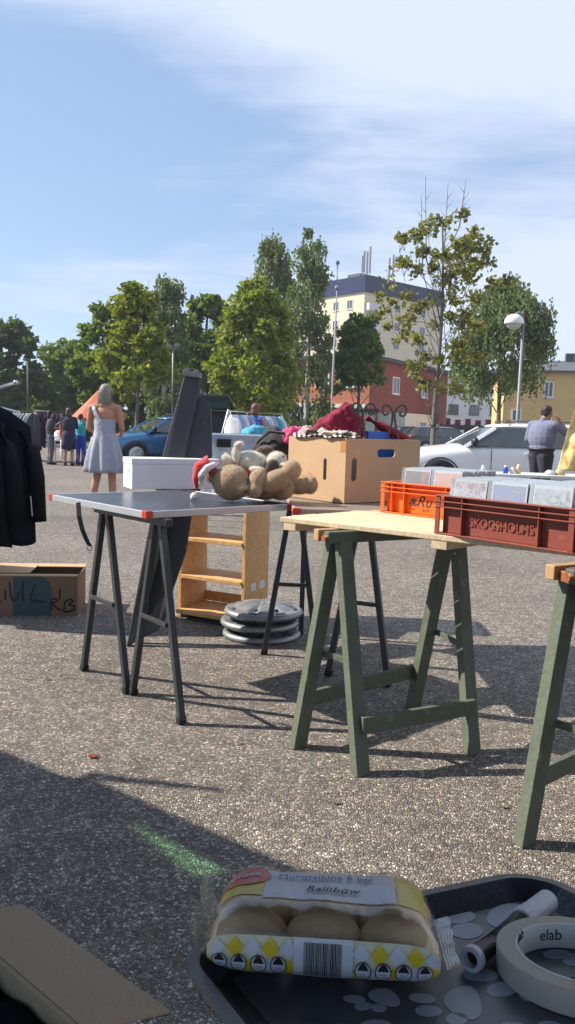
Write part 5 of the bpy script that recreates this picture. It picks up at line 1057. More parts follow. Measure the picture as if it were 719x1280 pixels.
# ================================================================= dark coats on the rail (left edge)
YR = 4.62; zr_ = Q(20,478,YR).z
x_end = Q(20,478,YR).x
t = thing('clothes_rail', 'chrome clothes rail end reaching in at the left edge with dark coats', 'clothes rail', (x_end-.9, YR, 0))
b = MB(); b.tube([(x_end-1.5,YR+.25,zr_-.0), (x_end-.20,YR+.02,zr_-.065), (x_end,YR,zr_)], .009, 10); b.ell((x_end,YR,zr_), .014); b.build('rail', M_('chrome', (.6,.6,.62), .2, metal=.9), t, smooth=True)
for x in (x_end-.35, x_end-1.45):
    b = MB(); yy = YR+.03 if x > x_end-.5 else YR+.25; b.tube([(x,yy,0.03),(x,yy,zr_-.06)], .013, 10); b.tube([(x,yy-.25,.02),(x,yy+.25,.02)], .013, 10); b.build('stand', M_('chrome', (.6,.6,.62), .2, metal=.9), t, smooth=True)
def coat(name, label, cx_, cy_, top, bottom, halfw, depth, yaw, M, seed, sleeve=True):
    t = thing(name, label, 'coat', (cx_, cy_, bottom), 'coats on the rail at the left edge')
    cxy, sn_ = math.cos(yaw), math.sin(yaw)
    def W(x, y, z): return Vector((cx_+x*cxy-y*sn_, cy_+x*sn_+y*cxy, z))
    b = MB(); rings = []; H_ = top-bottom; n = 40
    for i in range(26):
        f = i/25; z = top-H_*f
        if f < .16: hw = halfw*(.14+.74*(f/.16)**.8)
        else: hw = halfw*(.88+.14*(f-.16)/.84)
        dp = depth*(.35+.65*min(1, f*3))
        if f < .1: z = top-H_*f*1.0
        rings.append([W(hw*math.cos(a)*(1+.05*math.sin(3*a+seed+f*2)), dp*math.sin(a)*(1+.28*math.sin(7*a+seed)*min(1,f*1.6)+.18*nz3(a*1.5, f*3, seed)), z+.012*math.sin(4*a+seed)*(f>.9)) for a in [2*math.pi*j/n for j in range(n)]])
    b.loft(rings, cap=True); b.build('body', M, t, smooth=True)
    if sleeve:
        for s in (-1, 1):
            b = MB(); pts = [W(s*halfw*.72,0,top-.15), W(s*halfw*.92,.0,top-.27), W(s*halfw*1.04,-.01,top-.42), W(s*halfw*1.10,-.03,top-.68)]
            b.tube(pts, [.055,.066,.06,.055], 16, squash=.8); b.build('sleeve', M, t, smooth=True)
    b = MB(); s0_ = W(0,0,top-.01); z1_ = zr_-.04
    b.tube([s0_, W(0,0,top+.03), W(.018,0,top+.055), W(.01,0,top+.085), W(-.014,0,top+.08)], .004, 8); b.tube([W(-halfw*.7,0,top-.05), W(0,0,top-.006), W(halfw*.7,0,top-.05)], .006, 8); b.build('hanger', M_('white hanger', (.66,.66,.66), .4), t, smooth=True)
    return t
CT = M_('navy black wool', (.006,.0075,.013), .95, spec=.15, var=.2, vscale=5); CT2 = M_('charcoal wool', (.008,.009,.013), .95, spec=.15, var=.2)
xa = Q(54,640,YR).x
zb_ = Q(40,683,YR).z
coat('coat', 'dark navy coat hanging nearest at the left edge above the cardboard box', xa-.32, YR-.02, zr_-.12, zb_+.02, .265, .10, R(12), CT, 1)
coat('coat', 'long charcoal coat second from the rail end at the left edge', xa-.40, YR-.14, zr_-.10, zb_+.005, .25, .09, R(18), CT2, 4)
coat('coat', 'dark coat third from the rail end cut by the left edge', xa-.62, YR+.05, zr_-.09, zb_, .25, .09, R(25), CT, 7)

b = MB(); zc = Q(39,632,YR-.17); b.bar(Q(38.5,620,YR-.17), Q(40.5,645,YR-.17), .004, .004); tag(b.build('zip_pull', M_('chrome', (.6,.6,.62), .2, metal=.9), origin=zc), 'thin bright zip hanging on the dark coat at the left edge', 'zip')
# ================================================================= people
SK = mat('skin', (.50,.27,.18), .55, var=.07, vscale=12, spec=.35); SKT = mat('tanned skin', (.42,.21,.13), .5, var=.07, vscale=12, spec=.35)
EYE = M_('eye', (.03,.02,.02), .2); LIP = M_('lips', (.38,.11,.10), .5)
def person(label, loc, yaw, Hh, skin, arms, clothes, hair, head=(0,0), shoes=None, legs=None, group=None, vox=.010, bulk=1.0, fingers=True):
    """arms: ((elbow), (wrist), (finger direction)) for left and right in body space (x right, y front, z up, metres for a 1.7 m body)"""
    k = Hh/1.70; cy_, sy_ = math.cos(yaw), math.sin(yaw); L = Vector(loc)
    W = lambda p: L + Vector((p[0]*cy_-p[1]*sy_, p[0]*sy_+p[1]*cy_, p[2]))*k
    t = thing('person', label, 'person', loc, group)
    b = MB(); B = bulk; C = lambda p, q, r0, r1: b.caps(W(p), W(q), r0*k, r1*k)
    legs = legs or (((-.09,0,.88),(-.10,.02,.48),(-.10,-.02,.08)), ((.09,0,.88),(.10,.02,.48),(.10,-.02,.08)))
    ry = yaw
    b.ell(W((0,0,.98)), (.155*k*B,.105*k*B,.12*k), (0,0,ry)); b.ell(W((0,.0,1.14)), (.125*k*B,.09*k*B,.15*k), (0,0,ry)); b.ell(W((0,.0,1.30)), (.155*k*B,.095*k*B,.14*k), (0,0,ry))
    C((-.14*B,0,1.40), (.14*B,0,1.40), .058, .058); C((0,-.01,1.40),(head[0]*.3,.01+head[1]*.3,1.52), .055, .05)
    hx, hy = head; hc = (hx, .02+hy, 1.60)
    b.ell(W(hc), (.072*k,.09*k,.112*k), (0,0,ry)); b.ell(W((hx,.045+hy,1.545)), (.052*k,.052*k,.05*k), (0,0,ry))
    b.ell(W((hx,.115+hy,1.59)), (.013*k,.016*k,.022*k), (0,0,ry)); 
    for s in (-1,1): b.ell(W((hx+s*.074, .015+hy, 1.59)), (.01*k,.02*k,.03*k), (0,0,ry))
    for hip, kn, an in legs:
        C(hip, kn, .088*B, .056); C(kn, (an[0], an[1]-.01, an[2]+.2), .056, .053); C((an[0], an[1]-.01, an[2]+.2), an, .053, .037); C((an[0],an[1]-.02,.035),(an[0]+.01*(1 if an[0]>0 else -1),an[1]+.15,.028), .036, .030)
    for s, (el, wr, fd_) in zip((-1,1), arms):
        sh = (s*.185*B, 0, 1.395); C((s*.13*B,0,1.40), sh, .055, .052); C(sh, el, .050, .038); C(el, wr, .038, .025)
        wv = Vector(wr); d = Vector(fd_).normalized(); fw = (Vector(wr)-Vector(el)).normalized(); sd = d.cross(Vector((0,0,1))); sd = sd.normalized() if sd.length > .1 else Vector((1,0,0))
        pc = wv + (fw*.6+d*.4).normalized()*.05; b.caps(W(wv), W(pc), .024*k, .028*k); C(pc-sd*.018, pc+sd*.018, .018, .018)
        if fingers:
            for i, ln in enumerate((.062,.074,.070,.055)):
                r0 = pc + sd*(-.030+.020*i) + d*.01; m_ = r0 + (fw*.3+d*.7).normalized()*ln*.5; e_ = m_ + (d*.8+Vector((0,0,-.3))+Vector((-s*.25,0,0))).normalized()*ln*.5
                C(r0, m_, .0092, .0085); C(m_, e_, .0085, .007)
            th0 = wv + fw*.02 + sd*(-.022)*s; th1 = th0 + (fw*.5-sd*s*.9).normalized()*.035; C(th0, th1, .012, .010); C(th1, th1+(fw*.8+d*.3).normalized()*.028, .010, .008)
    body = b.build('body', skin, t, remesh=vox*k)
    for s in (-1,1):
        e = MB(); e.ell(W((hx+s*.028, .098+hy, 1.607)), (.011*k,.007*k,.008*k), (0,0,ry), 8, 6); e.build('eye', EYE, t, smooth=True)
    e = MB(); e.ell(W((hx, .099+hy, 1.548)), (.022*k,.006*k,.006*k), (0,0,ry), 10, 6); e.build('mouth', LIP, t, smooth=True)
    for nm, M, fn, vx in clothes:
        b = MB(); fn(b, W, k, ry, B); b.build(nm, M, t, remesh=(vx*k if vx else 0), smooth=True)
    b = MB(); hair[1](b, W, k, ry, hx, hy); ho = b.build('hair', hair[0], t, remesh=.008*k)
    sb = MB(); rg = random.Random(int(loc[0]*100)); 
    for q in range(420 if hair[1] is hair_long else 160):
        a_ = rg.uniform(math.pi*.95, math.pi*2.05); zz_ = rg.uniform(1.46 if hair[1] is hair_long else 1.56, 1.71); rr_ = .094*math.sqrt(max(.05, 1-((zz_-1.60)/.13)**2)) if zz_ > 1.6 else .096
        p_ = (hx+rr_*math.cos(a_)*.95, hy-.01+rr_*math.sin(a_)*1.05, zz_); l_ = rg.uniform(.04,.10) if hair[1] is hair_long else .03
        q_ = (p_[0]*1.0+rg.gauss(0,.016), p_[1]-.008+rg.gauss(0,.01), zz_-l_); w_ = .0022
        A_ = W(p_); B_ = W(q_); sd_ = Vector((w_,0,0)); sb.add([A_-sd_, A_+sd_, B_], [(0,1,2)])
    sb.build('strands', hair[0], ho)
    if shoes:
        for (hip, kn, an) in legs:
            b = MB(); b.caps(W((an[0],an[1]-.03,.045)), W((an[0]+.012*(1 if an[0]>0 else -1),an[1]+.16,.036)), .045*k, .038*k); b.ell(W((an[0],an[1]-.03,.07)), (.045*k,.05*k,.05*k)); b.build('shoe', shoes, t, remesh=.008*k)
    return t
def hair_long(b, W, k, ry, hx, hy):
    b.ell(W((hx,-.005+hy,1.625)), (.088*k,.102*k,.105*k), (0,0,ry)); b.ell(W((hx,-.06+hy,1.55)), (.085*k,.05*k,.12*k), (0,0,ry))
    for i in range(11): 
        x = -.075+.015*i; b.caps(W((hx+x*.9,-.07+hy,1.60)), W((hx+x*1.1+.01*math.sin(i*3),-.085+hy,1.44+.03*abs(math.sin(i*2.3)))), .022*k, .008*k)
def hair_short(b, W, k, ry, hx, hy):
    b.ell(W((hx,-.012+hy,1.635)), (.078*k,.095*k,.088*k), (0,0,ry)); b.ell(W((hx,-.05+hy,1.59)), (.07*k,.05*k,.07*k), (0,0,ry))
def hair_mid(b, W, k, ry, hx, hy):
    b.ell(W((hx,-.01+hy,1.635)), (.09*k,.105*k,.10*k), (0,0,ry)); b.ell(W((hx,-.055+hy,1.55)), (.088*k,.06*k,.095*k), (0,0,ry))
def fold_ring(W, z, rx, ry_, n, amp, nf, seed, cy_=0.0):
    return [W((rx*math.cos(a)*(1+amp*math.sin(nf*a+seed)), cy_+ry_*math.sin(a)*(1+amp*math.sin(nf*a+seed)), z)) for a in [2*math.pi*j/n for j in range(n)]]
def dress(b, W, k, ry, B):
    rings = []
    for z, rx, r2, am in ((1.235,.148,.104,0),(1.20,.152,.112,.0),(1.10,.142,.112,.01),(1.02,.158,.125,.02),(.95,.188,.15,.05),(.82,.22,.17,.085),(.68,.248,.19,.11),(.56,.262,.20,.12),(.50,.264,.205,.125)):
        rings.append(fold_ring(W, z-.012*math.sin(z*9), rx, r2, 64, am, 9, 1+z, .0))
    inner = [[p+(W((0,0,0))+Vector((0,0,(p-W((0,0,0))).z))-p)*.05 for p in r] for r in rings[::-1]]
    b.loft(rings+inner, cap=False)
def strap(b, W, k, ry, B):     # halter strap crossing the back from left shoulder
    pts = [(-.145,.09,1.26),(-.155,.03,1.41),(-.150,-.035,1.425),(-.128,-.088,1.37),(-.09,-.107,1.30),(-.055,-.113,1.235)]
    for i in range(len(pts)-1): b.bar(W(pts[i]), W(Vector(pts[i+1]).lerp(Vector(pts[i]), -.1)), .05*k, .010*k, side=W((1,0,.35))-W((0,0,0)))
def shirt(sl=.6, hem=.98, loose=.014):
    def fn(b, W, k, ry, B):
        b.ell(W((0,0,1.02)), (.155*k*B+.016,.110*k*B+.016,.10*k), (0,0,ry)); b.ell(W((0,0,1.15)), (.145*k*B+loose,.10*k*B+loose,.16*k), (0,0,ry)); b.ell(W((0,0,1.31)), (.165*k*B+loose,.10*k*B+loose,.14*k), (0,0,ry))
        b.ell(W((0,-.005,1.19)), (.178*k*B+loose*.5,.125*k*B+loose*.5,.27*k), (0,0,ry))
        b.caps(W((-.14*B,0,1.40)), W((.14*B,0,1.40)), .068*k, .068*k); b.caps(W((0,-.01,1.42)), W((0,0,1.47)), .066*k, .058*k)
    return fn
def sleeves(arms, f, r=.062, r2=.058, B_=1.0):
    def fn(b, W, k, ry, B):
        for s, (el, wr, _) in zip((-1,1), arms):
            sh = Vector((s*.175*B,0,1.395)); b.caps(W(sh), W(sh.lerp(Vector(el), min(f,1))), r*k, r2*k)
            if f > 1: b.caps(W(el), W(Vector(el).lerp(Vector(wr), f-1)), r2*k, .042*k)
    return fn
def both(*fs):
    def fn(b, W, k, ry, B):
        for f in fs: f(b, W, k, ry, B)
    return fn
def trousers(legs=None, lo=.08, r=(.105,.078,.06)):
    legs = legs or (((-.09,0,.88),(-.10,.02,.48),(-.10,-.02,.08)), ((.09,0,.88),(.10,.02,.48),(.10,-.02,.08)))
    def fn(b, W, k, ry, B):
        b.ell(W((0,0,.97)), (.168*k*B,.122*k*B,.115*k), (0,0,ry))
        for hip, kn, an in legs:
            b.caps(W(hip), W(kn), r[0]*k*B, r[1]*k)
            e = Vector(kn).lerp(Vector(an), 1 if lo < .2 else .45); b.caps(W(kn), W(e), r[1]*k, r[2]*k)
    return fn
# woman in grey dress ---------------------------------------------------------
g = P(131,637); yw = 10.3
gx = Q(131,560,yw).x
arms = (((-.235,.02,1.12),(-.16,.20,1.02),(.3,.8,-.2)), ((.235,.02,1.12),(.17,.20,1.04),(-.3,.8,-.2)))
LG = (((-.085,0,.88),(-.105,.02,.48),(-.135,-.02,.08)), ((.085,0,.88),(.10,.02,.48),(.12,.0,.08)))
GD = mat('grey linen', (.30,.31,.37), .85, var=.10, vscale=12, sheen=.2, bump=.6, bscale=22)
hw = Q(128,480,yw).z
person('woman from behind with shoulder length grey hair in a grey blue dress with bare back', (gx, yw, 0), R(-4), hw/1.72*1.70, SKT, arms, [('dress', GD, dress, 0), ('shoulder_strap', M_('pale linen', (.55,.56,.6), .85), strap, .006)], (mat('grey hair', (.23,.215,.18), .6, var=.35, vscale=60, bump=.5, bscale=90), hair_long), head=(.0,.03), shoes=M_('white canvas shoe', (.68,.66,.62), .7), legs=LG, vox=.009)
# man in blue shirt ------------------------------------------------------------
ym = 12.3; mx_ = Q(677,560,ym).x; hm = Q(686,507,ym).z
armsM = (((-.27,-.03,1.13),(-.19,.16,.98),(.3,.8,-.2)), ((.36,.22,1.24),(.12,.26,1.49),(-.6,-.1,.5)))
person('man seen from behind in a blue grey shirt with his hand raised to his mouth', (mx_, ym, 0), R(-55), hm/1.70*1.69, SKT, armsM, [('shirt', mat('blue grey shirt', (.16,.17,.25), .85, var=.08, vscale=14, bump=.3, bscale=18), both(shirt(loose=.022), sleeves(armsM, .92)), .010), ('trousers', M_('dark grey trousers', (.035,.035,.045), .85), trousers(), .012), ('belt', M_('black belt', (.015,.015,.015), .5), lambda b, W, k, ry, B: b.loft([fold_ring(W, z, .182*B, .135*B, 30, 0, 1, 0) for z in (.975,1.01)], cap=True), 0)], (mat('dark brown hair', (.05,.035,.028), .6, var=.3, vscale=60), hair_short), head=(.02,.07), shoes=M_('black shoe', (.02,.02,.02), .5), bulk=1.34, vox=.010)
# woman in blue top behind the tub ----------------------------------------------
yb_ = 14.0; bx = Q(318,540,yb_).x; hb = Q(317,503,yb_).z
armsB = (((-.24,.05,1.14),(-.16,.26,1.10),(.2,.9,0)), ((.24,.05,1.14),(.16,.26,1.10),(-.2,.9,0)))
person('woman with red brown hair and blue sleeveless top among hanging clothes', (bx, yb_, 0), R(-25), hb/1.74*1.7, SKT, armsB, [('top', M_('blue cotton', (.05,.10,.42), .8), shirt(), .012), ('trousers', M_('dark jeans', (.03,.04,.08), .85), trousers(), .014)], (mat('red brown hair', (.16,.06,.03), .6, var=.3, vscale=50), hair_mid), head=(0,.04), vox=.012)
# group on the left -----------------------------------------------------------
yl = 20.5
armsC = (((-.22,.12,1.18),(-.12,.30,1.32),(.3,.4,.8)), ((.22,.12,1.15),(.12,.34,1.18),(0,1,0)))
def pg(label, px, top, y, yaw, arms, cl, hair, sk=SKT, bulk=1.0):
    x = Q(px, 560, y).x; h = Q(px, top, y).z; return person(label, (x, y, 0), R(yaw), h/1.72*1.7, sk, arms, cl, hair, vox=.014, bulk=bulk, group='shoppers at the clothes rails', shoes=M_('black shoe', (.02,.02,.02), .5), fingers=False if False else True)
dk = M_('dark grey cotton', (.05,.052,.065), .85); gj = M_('grey jeans', (.10,.105,.125), .85); nv = M_('navy cotton', (.018,.02,.045), .85); tq = M_('turquoise cotton', (.03,.36,.42), .8); bl = M_('bright blue cotton', (.02,.06,.42), .8)
pg('shopper in dark top and grey jeans facing the clothes rails on the left', 63, 513, yl, -60, armsC, [('top', dk, both(shirt(), sleeves(armsC, .6)), .014), ('jeans', gj, trousers(), .014)], (mat('black hair', (.02,.018,.016), .6), hair_mid))
pg('shopper with brown hair in a long navy top standing left of the turquoise shirt', 86, 510, yl-.3, 5, armsC, [('top', nv, both(shirt(loose=.03), sleeves(armsC, 1.4)), .014), ('skirt', nv, lambda b, W, k, ry, B: b.loft([fold_ring(W, z, r, r*.8, 30, .03, 6, 1) for z, r in ((1.05,.17),(.9,.20),(.7,.215),(.5,.22))], cap=True), 0)], (mat('brown hair', (.09,.045,.025), .6), hair_mid), bulk=1.1)
pg('shopper in turquoise shirt and blue trousers beside the woman in the dress', 101, 517, yl+.2, -15, armsC, [('shirt', tq, both(shirt(), sleeves(armsC, .6)), .014), ('trousers', bl, trousers(), .014)], (mat('dark hair', (.04,.03,.025), .6), hair_short))
# ================================================================= clothes rails, parasol, stalls in the middle distance
def hung(b, c, u, w_, h_, seed, dd=.05):      # a hanging garment: narrow shoulders, falling folds
    n = 18; rings = []; nn = Vector((-u.y, u.x, 0))
    for i in range(8):
        f = i/7; hw_ = w_*(.25+.75*min(1, f*5))/2*(1+.12*f); rings.append([c - ZV*(h_*f) + nn*(hw_*math.cos(a)) + u*(dd*math.sin(a)*(1+.3*math.sin(3*a+seed))) for a in [2*math.pi*j/n for j in range(n)]])
    b.loft(rings)
def rail(label, pL, pR, top, cols, n, hlen, group, wid=.42, seed=1, rail_label=None):
    d = (pR-pL); L_ = d.length; u = d.normalized(); rg = random.Random(seed)
    t = thing('clothes_rail', label, 'clothes rail', ((pL.x+pR.x)/2, (pL.y+pR.y)/2, 0), 'clothes rails')
    b = MB(); b.tube([Vector((pL.x,pL.y,top)), Vector((pR.x,pR.y,top))], .015, 8); b.build('bar', GM, t, smooth=True)
    for p in (pL, pR):
        nn = Vector((-u.y,u.x,0)); b = MB(); b.tube([Vector((p.x,p.y,.04)), Vector((p.x,p.y,top))], .015, 8); b.tube([Vector((p.x,p.y,.03))-nn*.25, Vector((p.x,p.y,.03))+nn*.25], .015, 8); b.build('upright', GM, t, smooth=True)
    for i in range(n):
        c = pL + u*(L_*(i+.5)/n); c.z = top-.05; nm, colr = cols[i % len(cols)]
        b = MB(); hung(b, c, u, wid*rg.uniform(.85,1.05), hlen*rg.uniform(.8,1.05), i, L_/n*.48)
        o = b.build('hanging_garment', M_(nm, colr, .85, var=.15), smooth=True, origin=c); tag(o, 'garment of %s on %s' % (nm, rail_label), 'clothing', group)
xl = Q(18,540,22.5).x; xr_ = Q(46,540,22.0).x
rail('grey clothes rail of pale garments behind the dark coats', Vector((xl,22.5,0)), Vector((xr_,21.8,0)), Q(30,514,22).z, [('pale grey cloth',(.42,.43,.46)),('dark grey cloth',(.08,.085,.10)),('pale blue cloth',(.3,.34,.42)),('charcoal cloth',(.04,.04,.045))], 12, .95, 'garments on the left rail', seed=3, rail_label='the rail behind the dark coats')
rail('clothes rail of dark red and purple garments behind the three shoppers', Vector((Q(44,540,22.2).x,22.2,0)), Vector((Q(90,540,22.6).x,22.6,0)), Q(60,514,22).z, [('grey cloth',(.22,.21,.22)),('maroon cloth',(.13,.02,.035)),('black cloth stuff',(.015,.015,.018)),('purple cloth',(.07,.04,.16)),('dark maroon cloth',(.09,.015,.02)),('navy cloth stuff',(.02,.025,.06))], 18, 1.0, 'garments on the maroon rail', seed=5, rail_label='the rail behind the three shoppers')
def stall_table(label, x0, x1, y, z, dpt=.7, M=None, legs_=4):
    t = thing('stall_table', label, 'table', ((x0+x1)/2, y, 0), 'stall tables')
    b = MB(); b.box(x0, x1, y, y+dpt, z-.03, z); b.build('tabletop', M or M_('white table top', (.62,.62,.60), .5), t, bevel=.004)
    for x in (x0+.05, x1-.08):
        for yy in (y+.05, y+dpt-.08): b = MB(); b.box(x, x+.03, yy, yy+.03, 0, z-.03); b.build('leg', M_('white leg paint', (.6,.6,.6), .5), t)
    return t
xa_ = Q(40,540,19.8).x
stall_table('low white stall table left of the shopper in grey jeans', xa_, xa_+.75, 20.9, .62); 
def crumple(name, label, cat, c, r, M, seed, group=None): b = MB(); blob(b, c, r, seed, .4, 18, 12); return tag(b.build(name, M, smooth=True, origin=(c[0],c[1],c[2]-r[2])), label, cat, group)
crumple('folded_clothes', 'white folded clothes on the low white stall table', 'clothing', (xa_+.3,21.2,.74), (.22,.18,.13), M_('white cotton', (.72,.72,.72), .85), 3)
crumple('folded_clothes', 'dark clothes heaped under the shoppers rail', 'clothing', (xa_+1.3,21.6,.25), (.4,.25,.24), dk, 8)
crumple('shopping_bag', 'white bag standing between the two left shoppers', 'bag', (Q(78,540,20.6).x,20.7,.45), (.08,.08,.30), M_('white cotton', (.72,.72,.72), .85), 5)
crumple('orange_scarf', 'orange cloth hanging between the two left shoppers', 'cloth', (Q(76,540,20.9).x,21.0,.85), (.06,.05,.22), M_('orange cloth', (.6,.13,.05), .85), 6)
# orange parasol
yp = 24.0; pc = Q(124,500,yp); t = thing('parasol', 'orange parasol tilted behind the woman in the dress', 'parasol', (pc.x, yp, 0))
b = MB(); b.tube([(pc.x,yp,0),(pc.x+.02,yp,pc.z+.35)], .02, 8); b.build('pole', GM, t, smooth=True)
apex = Vector((Q(125,488,yp).x, yp-.1, Q(125,488,yp).z+.02)); b = MB(); rim = []; Rp = .78
for k in range(8):
    a = 2*math.pi*k/8+.2; rim.append(Vector((pc.x+Rp*math.cos(a), yp+Rp*math.sin(a), Q(120,520,yp).z+.02+.10*math.sin(a+.3))))
low = [p-ZV*.16 for p in rim]
for k in range(8):
    k2 = (k+1) % 8; b.add([apex, rim[k], rim[k2]], [(0,1,2)]); b.add([rim[k], low[k], low[k2], rim[k2]], [(0,1,2,3)])
b.build('shade_canopy', M_('orange canvas', (.50,.13,.07), .8, var=.06), t, solid=.01)
b = MB(); b.lathe((pc.x,yp,0), [(.0,.09),(.25,.08),(.28,0)], 20); b.build('base', M_('kerb concrete', (.33,.32,.30), .85), t)
# rack with pale clothes at the open car
rail('clothes rail of white and blue garments left of the woman in the blue top', Vector((Q(288,540,13.6).x,13.6,0)), Vector((Q(352,540,14.6).x,14.6,0)), Q(300,515,13.8).z, [('white shirt cloth',(.66,.66,.68)),('light blue cloth',(.25,.38,.60)),('white shirt cloth',(.66,.66,.68)),('lilac cloth',(.40,.36,.52)),('teal cloth',(.05,.35,.45))], 11, .8, 'garments on the white and blue rail', seed=9, rail_label='the rail behind the storage tub')
t = thing('rail_prop', 'slanting white pole leaning at the left end of the pale clothes rail', 'pole', (Q(284,560,13.3).x,13.3,0)); b = MB(); b.tube([Vector((Q(277,548,13.3).x-.25,13.3,0)), Q(286,512,13.3)], .022, 8); b.build('pole', M_('white pole', (.7,.7,.7), .4), t, smooth=True)
crumple('clothes_heap', 'teal and blue clothes heaped behind the black bag', 'clothing', tuple(Q(322,541,9.0)), (.16,.14,.08), M_('teal print cloth', (.06,.28,.40), .85, var=.6, vscale=14), 12)
q = Q(330,545,9.0); stall_table('stall table behind the storage tub holding heaped clothes', q.x-.7, q.x+.9, 8.8, q.z-.02)
# table with jars before the man, yellow cloth
yj = 9.2; q = Q(640,592,yj); tj = stall_table('pale stall table behind the CD crates with small jars', Q(600,590,yj).x, Q(760,590,yj).x, yj-.2, q.z, .6)
for i, (px, c_, h_, lab) in enumerate(((632,(.03,.06,.5),.085,'small blue jar'),(641,(.6,.58,.5),.07,'squat white jar'),(648,(.5,.38,.22),.10,'tan bottle'),(604,(.6,.6,.6),.08,'clear tumbler'),(688,(.5,.5,.48),.05,'low grey dish'),(700,(.45,.3,.15),.06,'low brown bowl'))):
    c = Q(px, 590, yj); r = .028 if h_ > .06 else .06; t = thing('jar', lab+' on the stall table in front of the man', 'jar', (c.x, yj, q.z), 'small wares on the stall table')
    b = MB(); b.lathe((c.x,yj,q.z+.001), [(0,0),(r,0),(r*1.05,h_*.5),(r*.8,h_*.85),(r*.55,h_*.9)], 18); b.build('body', M_(lab+' glaze', c_, .3), t, smooth=True)
    b = MB(); b.lathe((c.x,yj,q.z+.001), [(r*.6,h_*.88),(r*.62,h_*1.05),(0,h_*1.06)], 18); b.build('lid', M_('white pole', (.7,.7,.7), .4), t, smooth=True)
yy = 11.6; xA = Q(708,540,yy).x; xB = xA+1.3; zA = Q(706,512,yy).z; zB2 = Q(706,590,yy).z
YC = cover('yellow patterned cloth', (.66,.46,.14), (.72,.60,.25), (.62,.28,.08), 9)
t = thing('display_rack', 'rack beside the man hung with a yellow and orange patterned cloth', 'rack', ((xA+xB)/2, yy, 0))
b = MB(); b.tube([(xA+.12,yy,zA),(xB,yy,zA)], .014, 8); b.build('bar', GM, t, smooth=True)
for x in (xA+.25, xB): b = MB(); b.tube([(x,yy,0),(x,yy,zA)], .014, 8); b.build('upright', GM, t, smooth=True)
b = MB(); b.sheet(lambda u, v: Vector((xA+.1*(1-v)+(xB-xA)*u-.10*v*(1-u)*(1 if v < .8 else .9), yy-.03+.05*math.sin(u*26+v*2)+.04*nz3(u*6,v*4), zA+.02-(zA-zB2)*v)), 60, 20); tag(b.build('patterned_cloth', YC, smooth=True, solid=.004, origin=((xA+xB)/2,yy,zB2)), 'yellow and orange patterned cloth hanging beside the man', 'cloth')
